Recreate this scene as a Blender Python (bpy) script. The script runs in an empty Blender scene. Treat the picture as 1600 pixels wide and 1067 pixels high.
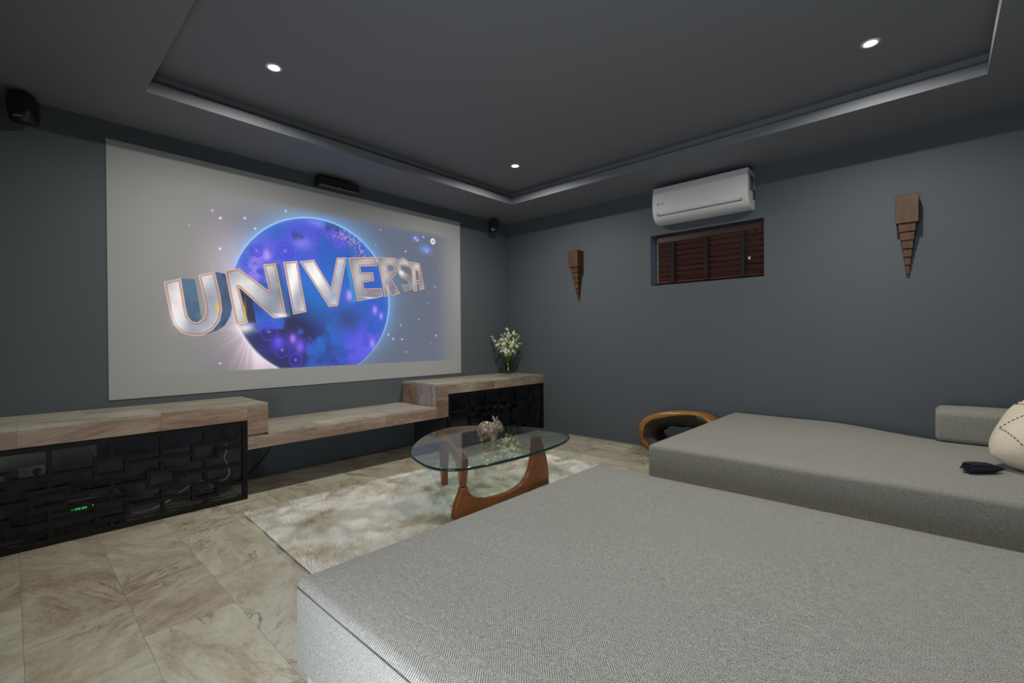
import bpy, bmesh, math, random
import numpy as np
from math import sin, cos, pi, radians, sqrt, hypot
from mathutils import Vector, Matrix

SC = bpy.context.scene
COL = SC.collection

# ------------------------------------------------------------------ camera
F = 721.7
PITCH, AZ, ROLL = radians(-0.314), radians(47.432), radians(0.43)
CAM = Vector((-4.412, -4.103, 1.1))
fwd = Vector((sin(AZ)*cos(PITCH), cos(AZ)*cos(PITCH), sin(PITCH)))
r0 = Vector((cos(AZ), -sin(AZ), 0)); u0 = r0.cross(fwd)
rt = r0*cos(ROLL) - u0*sin(ROLL); up = u0*cos(ROLL) + r0*sin(ROLL)
cd = bpy.data.cameras.new('camera'); cam = bpy.data.objects.new('camera', cd); COL.objects.link(cam)
cd.sensor_width = 36; cd.lens = 36*F/1600; cd.clip_start = 0.02
cam.matrix_world = Matrix(((rt.x, up.x, -fwd.x, CAM.x), (rt.y, up.y, -fwd.y, CAM.y), (rt.z, up.z, -fwd.z, CAM.z), (0, 0, 0, 1)))
SC.camera = cam

# ------------------------------------------------------------------ world, lights, exposure
SC.view_settings.view_transform = 'Standard'
SC.view_settings.look = 'None'
SC.view_settings.gamma = 1.0
SC.view_settings.use_curve_mapping = False
SC.view_settings.exposure = 0.0
w = bpy.data.worlds.new('world'); SC.world = w; w.use_nodes = True
w.node_tree.nodes['Background'].inputs[0].default_value = (0.36, 0.58, 0.85, 1)
w.node_tree.nodes['Background'].inputs[1].default_value = 0.9

def area(name, loc, direction, sx, sy, power, col, shape='RECTANGLE', spread=180):
    l = bpy.data.lights.new(name, 'AREA'); l.shape = shape; l.size = sx; l.size_y = sy
    l.energy = power; l.color = col; l.spread = radians(spread)
    o = bpy.data.objects.new(name, l); COL.objects.link(o); o.location = loc
    o.rotation_euler = Vector(direction).to_track_quat('-Z', 'Y').to_euler()
    return o
DOWN = [(-3.326, -1.19), (-1.164, -1.177), (-1.149, -3.836), (-3.326, -3.84)]
ZC = 2.735                      # raised ceiling
P_DOWN = 24.0
for x, y in DOWN:
    area('downlight_lamp', (x, y, ZC-0.012), (0, 0, -1), 0.055, 0.055, P_DOWN, (1.0, 0.955, 0.875), 'DISK', 167)
# daylight through the open doorway in the left wall, beside the camera
area('doorway_daylight', (-4.79, -3.70, 0.55), (1, 0.0, 0.0), 1.1, 0.95, 38.0, (0.93, 0.95, 1.0))

# ------------------------------------------------------------------ helpers
def mesh_from(verts, faces, name='m'):
    me = bpy.data.meshes.new(name); me.from_pydata([tuple(v) for v in verts], [], faces); me.update(); return me
def link(name, me, mat=None, parent=None, loc=None, smooth=False):
    o = bpy.data.objects.new(name, me); COL.objects.link(o); me.name = name
    if mat and len(me.materials) == 0:
        for m in (mat if isinstance(mat, (list, tuple)) else [mat]): me.materials.append(m)
    if parent: o.parent = parent
    if loc is not None: o.location = loc
    if smooth: me.polygons.foreach_set('use_smooth', [True]*len(me.polygons))
    return o
def tag(o, label=None, cat=None, group=None, kind=None):
    if label: o['label'] = label
    if cat: o['category'] = cat
    if group: o['group'] = group
    if kind: o['kind'] = kind
    return o
def thing(name, label, cat, loc=(0, 0, 0), rz=0, group=None):
    o = bpy.data.objects.new(name, None); COL.objects.link(o); o.location = loc; o.rotation_euler = (0, 0, rz)
    o.empty_display_size = 0.1
    return tag(o, label, cat, group)
def bmfin(bm, name='m'):
    bmesh.ops.recalc_face_normals(bm, faces=bm.faces)
    me = bpy.data.meshes.new(name); bm.to_mesh(me); bm.free(); return me
def add_box(bm, x0, x1, y0, y1, z0, z1, bev=0, seg=1, mi=0):
    r = bmesh.ops.create_cube(bm, size=1)
    vs = r['verts']
    bmesh.ops.scale(bm, vec=(abs(x1-x0), abs(y1-y0), abs(z1-z0)), verts=vs)
    bmesh.ops.translate(bm, vec=((x0+x1)/2, (y0+y1)/2, (z0+z1)/2), verts=vs)
    fs = set(f for v in vs for f in v.link_faces)
    for f in fs: f.material_index = mi
    if bev:
        es = list(set(e for v in vs for e in v.link_edges))
        bmesh.ops.bevel(bm, geom=es, offset=bev, segments=seg, affect='EDGES', profile=0.5, clamp_overlap=True)
def boxobj(name, b, mat, parent=None, bev=0, seg=1, smooth=False):
    bm = bmesh.new(); add_box(bm, *b, bev=bev, seg=seg)
    return link(name, bmfin(bm), mat, parent, smooth=smooth)
def box_c(name, b, mat, parent=None, bev=0, seg=1):
    """box whose origin sits at its own centre (texture starts there)"""
    cx, cy, cz = (b[0]+b[1])/2, (b[2]+b[3])/2, (b[4]+b[5])/2
    bm = bmesh.new(); add_box(bm, b[0]-cx, b[1]-cx, b[2]-cy, b[3]-cy, b[4]-cz, b[5]-cz, bev=bev, seg=seg)
    return link(name, bmfin(bm), mat, parent, loc=(cx, cy, cz))
def add_tube(bm, pts, r, n=8, cap=True, mi=0):
    pts = [Vector(p) for p in pts]; rings = []
    rs = r if isinstance(r, (list, tuple)) else [r]*len(pts)
    prev = None
    for i, p in enumerate(pts):
        t = (pts[min(i+1, len(pts)-1)] - pts[max(i-1, 0)]).normalized()
        if prev is None:
            a = Vector((0, 0, 1)) if abs(t.z) < 0.9 else Vector((1, 0, 0))
            u = t.cross(a).normalized()
        else:
            u = (prev - t*prev.dot(t)).normalized()
        prev = u; v = t.cross(u)
        rings.append([bm.verts.new(p + u*cos(2*pi*k/n)*rs[i] + v*sin(2*pi*k/n)*rs[i]) for k in range(n)])
    for a, b in zip(rings, rings[1:]):
        for k in range(n):
            f = bm.faces.new((a[k], a[(k+1) % n], b[(k+1) % n], b[k])); f.smooth = True; f.material_index = mi
    if cap:
        for ring in (rings[0], rings[-1]):
            f = bm.faces.new(ring); f.material_index = mi
def add_lathe(bm, prof, n=24, centre=(0, 0, 0), mi=0):
    c = Vector(centre); rings = []
    for r, z in prof:
        rings.append([bm.verts.new(c + Vector((r*cos(2*pi*k/n), r*sin(2*pi*k/n), z))) for k in range(n)])
    for a, b in zip(rings, rings[1:]):
        for k in range(n):
            f = bm.faces.new((a[k], a[(k+1) % n], b[(k+1) % n], b[k])); f.smooth = True; f.material_index = mi
    return rings
def add_prism(bm, outline, y0, y1, axis='y', mi=0):
    """outline of 2D points extruded along an axis"""
    def P(a, b, c):
        return {'y': (a, c, b), 'x': (c, a, b), 'z': (a, b, c)}[axis]
    A = [bm.verts.new(P(a, b, y0)) for a, b in outline]; B = [bm.verts.new(P(a, b, y1)) for a, b in outline]
    n = len(outline)
    fs = [bm.faces.new(A), bm.faces.new(B)]
    for k in range(n): fs.append(bm.faces.new((A[k], A[(k+1) % n], B[(k+1) % n], B[k])))
    for f in fs: f.material_index = mi
    return fs
def catmull(pts, n=6, closed=True):
    out = []; N = len(pts)
    rng = range(N) if closed else range(N-1)
    for i in rng:
        g = (lambda k: pts[k % N]) if closed else (lambda k: pts[min(max(k, 0), N-1)])
        p0, p1, p2, p3 = g(i-1), g(i), g(i+1), g(i+2)
        for s in range(n):
            t = s/n
            out.append(tuple(0.5*((2*b)+(-a+c)*t+(2*a-5*b+4*c-d)*t*t+(-a+3*b-3*c+d)*t**3) for a, b, c, d in zip(p0, p1, p2, p3)))
    if not closed: out.append(tuple(pts[-1]))
    return out
def bevel_mod(o, w_, seg=2, angle=40):
    m = o.modifiers.new('bevel', 'BEVEL'); m.width = w_; m.segments = seg; m.limit_method = 'ANGLE'; m.angle_limit = radians(angle)
    return o

# ------------------------------------------------------------------ materials
class N:
    def __init__(s, name):
        s.m = bpy.data.materials.new(name); s.m.use_nodes = True; s.t = s.m.node_tree
        s.b = s.t.nodes['Principled BSDF']; s.out = s.t.nodes['Material Output']
    def new(s, typ, **kw):
        n = s.t.nodes.new(typ)
        for k, v in kw.items(): setattr(n, k, v)
        return n
    def l(s, a, b): s.t.links.new(a, b)
    def val(s, sock, v):
        if hasattr(v, 'is_output') or hasattr(v, 'links'): s.l(v, sock)
        else: sock.default_value = v
    def math(s, op, a, b=None, c=None):
        n = s.new('ShaderNodeMath', operation=op)
        s.val(n.inputs[0], a)
        if b is not None: s.val(n.inputs[1], b)
        if c is not None: s.val(n.inputs[2], c)
        return n.outputs[0]
    def noise(s, vec, scale, detail=4, rough=0.55, dist=0):
        n = s.new('ShaderNodeTexNoise'); n.inputs['Scale'].default_value = scale; n.inputs['Detail'].default_value = detail
        n.inputs['Roughness'].default_value = rough; n.inputs['Distortion'].default_value = dist
        if vec is not None: s.l(vec, n.inputs['Vector'])
        return n.outputs['Fac']
    def ramp(s, fac, stops):
        n = s.new('ShaderNodeValToRGB'); s.l(fac, n.inputs[0]); e = n.color_ramp.elements
        while len(e) < len(stops): e.new(0.5)
        for el, (p, c) in zip(e, stops):
            el.position = p; el.color = (c if isinstance(c, (tuple, list)) else (c, c, c)) + ((1,) if not isinstance(c, (tuple, list)) or len(c) == 3 else ())
        return n.outputs[0]
    def mix(s, fac, a, b, mode='MIX'):
        n = s.new('ShaderNodeMix', data_type='RGBA', blend_type=mode)
        s.val(n.inputs[0], fac)
        for sock, v in ((n.inputs[6], a), (n.inputs[7], b)):
            if isinstance(v, tuple): sock.default_value = v + ((1,) if len(v) == 3 else ())
            else: s.l(v, sock)
        return n.outputs[2]
    def obj(s): return s.new('ShaderNodeTexCoord').outputs['Object']
    def mapping(s, vec, loc=None, rot=None, scale=None):
        n = s.new('ShaderNodeMapping'); s.l(vec, n.inputs[0])
        for sock, v in ((n.inputs[1], loc), (n.inputs[2], rot), (n.inputs[3], scale)):
            if v is not None: s.val(sock, v)
        return n.outputs[0]
    def bump(s, h, strength, dist=0.01):
        n = s.new('ShaderNodeBump'); n.inputs['Strength'].default_value = strength; n.inputs['Distance'].default_value = dist
        s.l(h, n.inputs['Height']); s.l(n.outputs[0], s.b.inputs['Normal'])
    def base(s, v):
        if isinstance(v, tuple): s.b.inputs['Base Color'].default_value = v + (1,)
        else: s.l(v, s.b.inputs['Base Color'])
        return s
    def rough(s, v): s.val(s.b.inputs['Roughness'], v); return s

def plain(name, col, rough=0.5, metal=0, spec=None, noise=0.08, nscale=30):
    n = N(name); f = n.noise(n.obj(), nscale, 3)
    c1 = tuple(c*(1-noise) for c in col); c2 = tuple(min(1, c*(1+noise)) for c in col)
    n.base(n.mix(f, c1, c2)); n.rough(rough); n.b.inputs['Metallic'].default_value = metal
    if spec is not None: n.b.inputs['Specular IOR Level'].default_value = spec
    return n.m

def m_wall(name, col):
    n = N(name); v = n.obj(); f = n.noise(v, 1.3, 3); g = n.noise(v, 220, 2)
    n.base(n.mix(f, tuple(c*0.94 for c in col), tuple(c*1.06 for c in col))); n.rough(0.62)
    n.b.inputs['Specular IOR Level'].default_value = 0.25
    n.bump(g, 0.05, 0.002); return n.m
WALL = m_wall('grey_wall_paint', (0.086, 0.101, 0.113))
CEIL = m_wall('grey_ceiling_paint', (0.185, 0.195, 0.210))

def m_stone(name, grain, cols, rand_rot=False, streak=5.0, rough=0.32, vein=1.0):
    """cloudy veined granite; grain = axis the streaks follow"""
    n = N(name); v = n.obj(); oi = n.new('ShaderNodeObjectInfo'); rnd = oi.outputs['Random']
    off = n.new('ShaderNodeCombineXYZ')
    n.l(n.math('MULTIPLY', rnd, 37.0), off.inputs[0]); n.l(n.math('MULTIPLY', rnd, 91.0), off.inputs[1]); n.l(n.math('MULTIPLY', rnd, 13.0), off.inputs[2])
    if rand_rot:
        rot = n.new('ShaderNodeCombineXYZ'); a = n.math('MULTIPLY', n.math('FRACT', n.math('MULTIPLY', rnd, 17.3)), 6.28); n.l(a, rot.inputs[2])
        v = n.mapping(v, rot=rot.outputs[0])
    sc = {'x': (1/streak, 1, 1), 'y': (1, 1/streak, 1), 'z': (1, 1, 1/streak)}[grain]
    vs = n.mapping(v, loc=off.outputs[0], scale=sc)
    vi = n.mapping(v, loc=off.outputs[0])
    warp = n.noise(vi, 3.0, 3)
    big = n.noise(vs, 4.0, 9, 0.74, 1.8)
    fine = n.noise(vs, 60.0, 7, 0.85, 0.4)
    speck = n.noise(vi, 130.0, 3, 0.65)
    shift = n.math('MULTIPLY', n.math('SUBTRACT', n.math('FRACT', n.math('MULTIPLY', rnd, 5.1)), 0.5), 0.10)
    fac = n.math('ADD', n.math('ADD', n.math('MULTIPLY', big, 0.66), n.math('MULTIPLY', fine, 0.34)), shift)
    col = n.ramp(fac, [(0.36, cols[3]), (0.45, cols[2]), (0.52, cols[1]), (0.60, cols[0])])
    # thin dark veins where a warped field crosses its middle
    vn = n.noise(vs, 4.2, 5, 0.6, 2.2)
    ridge = n.ramp(n.math('ABSOLUTE', n.math('SUBTRACT', vn, 0.5)), [(0.0, 1.0), (0.030, 0.0)])
    msk = n.ramp(warp, [(0.46, 0.0), (0.60, 0.85*vein)])
    col = n.mix(n.math('MULTIPLY', ridge, msk), col, cols[4])
    dk = n.ramp(speck, [(0.60, 0.0), (0.70, 0.5)])
    col = n.mix(dk, col, cols[4])
    tone = n.math('MULTIPLY_ADD', n.math('FRACT', n.math('MULTIPLY', rnd, 7.7)), 0.22, 0.89)
    vm = n.new('ShaderNodeVectorMath', operation='SCALE'); n.l(col, vm.inputs[0]); n.l(tone, vm.inputs['Scale'])
    n.base(vm.outputs[0]); n.rough(rough)
    n.bump(fine, 0.06, 0.004)
    return n.m
FLOOR_C = [(0.43, 0.425, 0.345), (0.37, 0.355, 0.275), (0.315, 0.275, 0.205), (0.235, 0.180, 0.132), (0.12, 0.085, 0.062)]
BENCH_C = [(0.43, 0.365, 0.29), (0.33, 0.25, 0.19), (0.25, 0.17, 0.125), (0.155, 0.098, 0.07), (0.10, 0.07, 0.052)]
STONE_F = m_stone('floor_granite', 'y', FLOOR_C, rand_rot=True, streak=2.6, rough=0.38)
STONE_BX = m_stone('bench_granite', 'x', BENCH_C, streak=6, vein=0.6)
STONE_BT = m_stone('bench_top_granite', 'x', [(0.44, 0.41, 0.34), (0.38, 0.345, 0.275), (0.31, 0.27, 0.205), (0.22, 0.175, 0.13), (0.12, 0.09, 0.07)], streak=5, vein=0.5)
STONE_PZ = m_stone('mauve_streaked_granite', 'z', [(0.40, 0.35, 0.34), (0.33, 0.28, 0.275), (0.26, 0.21, 0.205), (0.17, 0.13, 0.13), (0.10, 0.07, 0.07)], streak=9, vein=0.9)
GROUT = plain('floor_joint', (0.24, 0.21, 0.16), 0.8)
BLACK = plain('black_lattice_lacquer', (0.006, 0.0055, 0.0055), 0.5, spec=0.22)
BLACKPL = plain('black_plastic', (0.010, 0.010, 0.011), 0.38)
GRILLE = plain('black_speaker_cloth', (0.008, 0.008, 0.009), 0.9, noise=0.5, nscale=900)
DARKBOX = plain('cabinet_dark_lining', (0.030, 0.032, 0.036), 0.7)
WHITEPL = plain('white_plastic', (0.66, 0.66, 0.64), 0.35, noise=0.02)
GREYPL = plain('grey_plastic', (0.20, 0.21, 0.24), 0.5)
CABLE_B = plain('black_cable', (0.010, 0.010, 0.010), 0.5)
CABLE_W = plain('white_cable', (0.42, 0.42, 0.38), 0.5)
IVORY = plain('ivory_outlet', (0.66, 0.60, 0.48), 0.4)

def emis(name, col, strength):
    n = N(name); n.base(tuple(c*0.3 for c in col)); n.b.inputs['Emission Color'].default_value = col + (1,)
    n.b.inputs['Emission Strength'].default_value = strength; return n.m
LAMP = emis('lamp_lens_glow', (1.0, 0.95, 0.85), 14)
GREEN = emis('green_display_glow', (0.05, 1.0, 0.25), 0.55)
REDLED = emis('red_indicator_glow', (1.0, 0.02, 0.02), 0.8)

def m_wood(name, c0, c1, c2, grain='z', scale=14, rough=0.4, streak=9):
    n = N(name); v = n.obj(); oi = n.new('ShaderNodeObjectInfo')
    off = n.new('ShaderNodeCombineXYZ'); n.l(n.math('MULTIPLY', oi.outputs['Random'], 31.0), off.inputs[0]); n.l(n.math('MULTIPLY', oi.outputs['Random'], 17.0), off.inputs[2])
    sc = {'x': (1/streak, 1, 1), 'y': (1, 1/streak, 1), 'z': (1, 1, 1/streak)}[grain]
    vs = n.mapping(v, loc=off.outputs[0], scale=sc)
    a = n.noise(vs, scale, 5, 0.6, 0.8); b = n.noise(vs, scale*7, 3, 0.6)
    f = n.math('ADD', n.math('MULTIPLY', a, 0.7), n.math('MULTIPLY', b, 0.3))
    n.base(n.ramp(f, [(0.32, c0), (0.5, c1), (0.68, c2)])); n.rough(rough); n.bump(b, 0.15, 0.002)
    return n.m
TEAK = m_wood('table_cherry_wood', (0.12, 0.032, 0.008), (0.22, 0.066, 0.017), (0.30, 0.10, 0.028), 'x', 16, 0.35)
SCONCEW = m_wood('brown_block_wood', (0.042, 0.017, 0.006), (0.076, 0.033, 0.013), (0.110, 0.052, 0.021), 'z', 26, 0.6)
HONEY = m_wood('honey_root_wood', (0.11, 0.038, 0.008), (0.25, 0.105, 0.022), (0.36, 0.17, 0.045), 'y', 9, 0.3, 5)
CHAR = m_wood('dark_hollow_wood', (0.006, 0.004, 0.003), (0.018, 0.010, 0.008), (0.045, 0.018, 0.012), 'y', 22, 0.55, 4)
BLIND = m_wood('mahogany_blind', (0.020, 0.005, 0.004), (0.040, 0.010, 0.008), (0.062, 0.016, 0.012), 'y', 22, 0.35, 14)

def m_fabric(name, dark, light, period=0.045, pitch=0.0062):
    """herringbone weave: rows run along y, wrap round the top edge on to the side"""
    n = N(name); v = n.obj(); sep = n.new('ShaderNodeSeparateXYZ'); n.l(v, sep.inputs[0])
    X, Y, Z = sep.outputs
    a = n.math('SUBTRACT', X, Z)
    wob = n.math('MULTIPLY', n.math('SUBTRACT', n.noise(v, 9, 2), 0.5), 0.004)
    tri = n.math('PINGPONG', n.math('ADD', a, 50.0), period/2)
    ph = n.math('ADD', n.math('ADD', Y, n.math('MULTIPLY', tri, 0.95)), wob)
    s = n.math('SINE', n.math('MULTIPLY', ph, 2*pi/pitch))
    s = n.math('MULTIPLY_ADD', s, 0.5, 0.5)
    side = n.math('FRACT', n.math('DIVIDE', n.math('ADD', a, 50.0), period))
    row = n.math('GREATER_THAN', side, 0.5)
    amp = n.math('MULTIPLY_ADD', row, 0.35, 0.65)
    fn = n.noise(v, 300, 2, 0.7); fm = n.noise(n.mapping(v, scale=(1, 0.6, 1)), 150, 2, 0.7); big = n.noise(v, 3.5, 3)
    t = n.math('MULTIPLY', n.math('SUBTRACT', s, 0.5), amp)
    t = n.math('ADD', n.math('MULTIPLY', t, 1.15), n.math('MULTIPLY', n.math('SUBTRACT', fn, 0.5), 2.0))
    t = n.math('ADD', t, n.math('MULTIPLY', n.math('SUBTRACT', fm, 0.5), 0.9))
    t = n.math('ADD', t, n.math('MULTIPLY', n.math('SUBTRACT', big, 0.5), 0.12))
    t = n.math('ADD', t, 0.5)
    n.base(n.ramp(t, [(0.1, dark), (0.9, light)])); n.rough(0.95)
    n.b.inputs['Specular IOR Level'].default_value = 0.15
    n.b.inputs['Sheen Weight'].default_value = 0.15
    n.bump(t, 0.25, 0.0015)
    return n.m
FABRIC = m_fabric('grey_herringbone_fabric', (0.100, 0.101, 0.092), (0.340, 0.342, 0.318))
FABRIC2 = m_fabric('grey_woven_fabric', (0.115, 0.115, 0.100), (0.335, 0.332, 0.292), 0.026, 0.0042)
BASEFAB = plain('pale_bed_base_fabric', (0.33, 0.35, 0.39), 0.9)

def m_glass_surface(name, tint, rough=0.0, refl=1.0, ior=1.52):
    # one reflection per pane, from the face that looks outwards
    n = N(name); n.t.nodes.remove(n.b)
    tr = n.new('ShaderNodeBsdfTransparent'); tr.inputs[0].default_value = tint + (1,)
    gl = n.new('ShaderNodeBsdfGlossy'); gl.inputs['Roughness'].default_value = rough
    fr = n.new('ShaderNodeFresnel'); fr.inputs[0].default_value = ior
    mx = n.new('ShaderNodeMixShader'); front = n.math('SUBTRACT', 1.0, n.new('ShaderNodeNewGeometry').outputs['Backfacing']); n.l(n.math('MULTIPLY', n.math('MULTIPLY', fr.outputs[0], refl), front), mx.inputs[0]); n.l(tr.outputs[0], mx.inputs[1]); n.l(gl.outputs[0], mx.inputs[2])
    n.l(mx.outputs[0], n.out.inputs[0]); return n.m
GLASS_TOP = m_glass_surface('clear_green_glass', (0.86, 0.945, 0.91), 0.0, 1.75)
GLASS_WIN = m_glass_surface('window_glass', (0.9, 0.94, 0.95))
GLASS_DARK = m_glass_surface('smoked_glass', (0.86, 0.86, 0.90), 0.02, 0.7)
GLASS_VASE = m_glass_surface('vase_glass', (0.80, 0.88, 0.62), 0.0)
n = N('green_glass_edge'); n.base((0.004, 0.030, 0.022)); n.rough(0.10); n.b.inputs['Transmission Weight'].default_value = 0.1
GLASS_EDGE = n.m

# ------------------------------------------------------------------ room shell
XL, YB, ZS, ZLIP = -4.82, -5.05, 2.586, 2.655          # left wall, back wall, soffit, top of the tray lip
TX0, TX1, TY0, TY1 = -3.85, -0.633, -4.32, -0.647       # opening of the ceiling tray
def struct(name, me, mat, parent=None, smooth=False):
    o = link(name, me, mat, parent, smooth=smooth)
    if parent is None: o['kind'] = 'structure'
    return o
bm = bmesh.new(); add_box(bm, XL-0.1, 0.25, YB-0.1, 0.1, -0.12, -0.013)
floor = struct('floor', bmfin(bm), GROUT)
TW, TL, G = 0.305, 0.6375, 0.0008
def tile_mesh(wx, wy):
    b = bmesh.new(); add_box(b, -wx/2+G/2, wx/2-G/2, -wy/2+G/2, wy/2-G/2, -0.0125, 0)
    return bmfin(b)
full = tile_mesh(TW, TL); full.materials.append(STONE_F)
for c in range(-4, 13):
    x0 = -4.082 + TW*c; x1 = x0+TW
    xa, xb = max(x0, XL), min(x1, 0.0)
    if xb-xa < 0.01: continue
    off = 0.3187 if c % 2 else 0.0
    for r in range(-3, 9):
        y1 = -1.290 + off - TL*(r-2); y0 = y1-TL
        ya, yb = max(y0, YB), min(y1, 0.0)
        if yb-ya < 0.01: continue
        cut = (xa != x0 or xb != x1 or ya != y0 or yb != y1)
        me = tile_mesh(xb-xa, yb-ya) if cut else full
        link('floor_tile', me, STONE_F, floor, loc=((xa+xb)/2, (ya+yb)/2, 0))

def wall_with_hole(a0, a1, z0, z1, hole, plane, thick, axis):
    """wall slab with one rectangular opening, as real boxes round it"""
    b = bmesh.new()
    def bx(p0, p1, q0, q1):
        if axis == 'x': add_box(b, plane, plane+thick, p0, p1, q0, q1)
        else: add_box(b, p0, p1, plane, plane+thick, q0, q1)
    if hole is None: bx(a0, a1, z0, z1)
    else:
        h0, h1, k0, k1 = hole
        bx(a0, h0, z0, z1); bx(h1, a1, z0, z1)
        if k1 < z1: bx(h0, h1, k1, z1)
        if k0 > z0: bx(h0, h1, z0, k0)
    return bmfin(b)
struct('wall_front', wall_with_hole(XL-0.1, 0.2, -0.1, 2.9, None, 0.0, 0.12, 'y'), WALL)
WY0, WY1, WZ0, WZ1 = -3.010, -1.970, 1.626, 2.131
struct('wall_right', wall_with_hole(YB-0.1, 0.0, -0.1, 2.9, (WY0, WY1, WZ0, WZ1), 0.0, 0.20, 'x'), WALL)
struct('wall_left', wall_with_hole(YB-0.1, 0.0, -0.1, 2.9, (-4.35, -3.15, 0.0, 2.05), XL, -0.12, 'x'), WALL)
struct('wall_back', wall_with_hole(XL-0.1, 0.2, -0.1, 2.9, None, YB, -0.12, 'y'), WALL)
bm = bmesh.new()
RC = 0.075                                              # the recess runs back behind the lip
for (x0, x1, y0, y1, z0, z1) in [
        (XL, 0, TY1, 0, ZS, ZLIP), (XL, 0, YB, TY0, ZS, ZLIP), (XL, TX0, TY0, TY1, ZS, ZLIP), (TX1, 0, TY0, TY1, ZS, ZLIP),
        (XL, 0, TY1+RC, 0, ZLIP, ZC), (XL, 0, YB, TY0-RC, ZLIP, ZC), (XL, TX0-RC, TY0-RC, TY1+RC, ZLIP, ZC), (TX1+RC, 0, TY0-RC, TY1+RC, ZLIP, ZC),
        (XL, 0, YB, 0, ZC, 2.88)]:
    add_box(bm, x0, x1, y0, y1, z0, z1)
struct('ceiling', bmfin(bm), CEIL)
# open doorway frame in the left wall, beside the camera
bm = bmesh.new()
for b in [(XL-0.13, XL+0.012, -4.41, -4.35, 0, 2.11), (XL-0.13, XL+0.012, -3.15, -3.09, 0, 2.11), (XL-0.13, XL+0.012, -4.41, -3.09, 2.05, 2.11)]:
    add_box(bm, *b, bev=0.003)
struct('door_1', bmfin(bm), BLACK)

# window: recess, frame, panes
win = thing('window_1', None, None, (0, 0, 0)); win['kind'] = 'structure'
bm = bmesh.new()
for (y0, y1, z0, z1) in [(WY0, WY1, WZ0, WZ0+0.03), (WY0, WY1, WZ1-0.03, WZ1), (WY0, WY0+0.03, WZ0, WZ1), (WY1-0.03, WY1, WZ0, WZ1), (-2.51, -2.47, WZ0, WZ1)]:
    add_box(bm, 0.145, 0.185, y0, y1, z0, z1)
link('window_frame', bmfin(bm), plain('white_window_frame', (0.45, 0.48, 0.50), 0.5), win)
for y0, y1 in ((WY0+0.03, -2.51), (-2.47, WY1-0.03)):
    boxobj('pane', (0.160, 0.166, y0, y1, WZ0+0.03, WZ1-0.03), GLASS_WIN, win)

# ------------------------------------------------------------------ projected picture (built as a raster in wall metres)
SX0, SX1, SZ0, SZ1 = -3.962, -0.836, 0.707, 2.468
PW, PH = 1760, 992
gx = SX0 + (np.arange(PW)+0.5)/PW*(SX1-SX0); gz = SZ0 + (np.arange(PH)+0.5)/PH*(SZ1-SZ0)
GX, GZ = np.meshgrid(gx.astype(np.float32), gz.astype(np.float32))
rs = np.random.RandomState(7)
def vnoise(scale, octs=4, seed=0, sx=1.0, sz=1.0):
    r = np.random.RandomState(seed); out = np.zeros_like(GX); amp = 1.0; tot = 0
    for o in range(octs):
        g = r.rand(64, 64).astype(np.float32)
        u = (GX*scale*sx+o*7.1) % 63; v = (GZ*scale*sz+o*3.7) % 63
        iu = u.astype(int); iv = v.astype(int); fu = u-iu; fv = v-iv
        fu = fu*fu*(3-2*fu); fv = fv*fv*(3-2*fv); iu1 = (iu+1) % 64; iv1 = (iv+1) % 64
        out += amp*((g[iv, iu]*(1-fu)+g[iv, iu1]*fu)*(1-fv)+(g[iv1, iu]*(1-fu)+g[iv1, iu1]*fu)*fv)
        tot += amp; amp *= 0.5; scale *= 2.03
    return out/tot
def sm(a, b, x): t = np.clip((x-a)/(b-a), 0, 1); return t*t*(3-2*t)
IMG = np.zeros((PH, PW, 3), np.float32)
def blend(mask, col):
    global IMG
    c = np.array(col, np.float32)/255 if not isinstance(col, np.ndarray) else col
    IMG = IMG*(1-mask[..., None]) + c*mask[..., None]
def addc(mask, col): IMG[...] += mask[..., None]*(np.array(col, np.float32)/255)
def gauss(x, z, s, sz=None): return np.exp(-((GX-x)**2/(2*s*s)+(GZ-z)**2/(2*(sz or s)**2)))
GCX, GCZ, GR = -2.512, 1.479, 0.715
IMG[:] = np.array((108, 108, 118), np.float32)/255
blend(sm(-2.9, -1.9, GX)*0.75, (100, 110, 132))
blend(sm(-1.35, -0.85, GX)*0.8, (112, 118, 122))
blend(sm(-3.1, -3.75, GX)*0.95, (138, 138, 135)); blend(sm(2.0, 2.26, GZ)*0.8*(GX < -2.4)*sm(-2.4, -3.0, GX), (134, 134, 131))
D = np.sqrt((GX-GCX)**2+(GZ-GCZ)**2)
rim = np.exp(-np.clip(D-GR, 0, 9)/0.085)*(D > GR)
ang = np.arctan2(GZ-GCZ, GX-GCX)
addc(rim*(0.35+0.65*sm(-0.9, 0.6, np.sin(ang)+0.5*np.cos(ang))), (14, 52, 88))
# warm flare low on the left with fine rays
ray_a = np.arctan2(GZ-1.22, GX+3.08); rd = np.sqrt((GX+3.08)**2+(GZ-1.22)**2)
rays = 0.90+0.10*np.sin(ray_a*26+3*np.sin(ray_a*7))
addc(np.exp(-rd/0.22)*rays, (125, 92, 88))
addc(gauss(-2.98, 0.98, 0.13, 0.20)*rays, (110, 85, 80))
addc(gauss(-3.25, 1.70, 0.16, 0.28), (60, 45, 45))
for sx_, sz_ in [(-3.498,1.966),(-3.298,1.818),(-2.801,2.209),(-3.12,2.088),(-3.293,2.056),(-3.346,2.104),(-3.045,2.018),(-3.671,1.42),(-1.885,2.204),(-1.468,2.188),(-1.437,2.166),(-1.591,2.027),(-1.319,2.062),(-1.939,2.049),(-1.429,1.316),(-1.644,1.105),(-1.278,1.066),(-1.593,0.973),(-1.751,1.11),(-1.092,1.229),(-1.21,1.687),(-1.202,1.145),(-1.302,1.494),(-3.304,0.928),(-1.362,2.214),(-1.13,2.293),(-1.659,1.252),(-1.805,1.154)]:
    k = rs.rand(); addc(gauss(sx_, sz_, 0.0045+0.002*k), (60+70*k, 75+70*k, 100+70*k))
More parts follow.
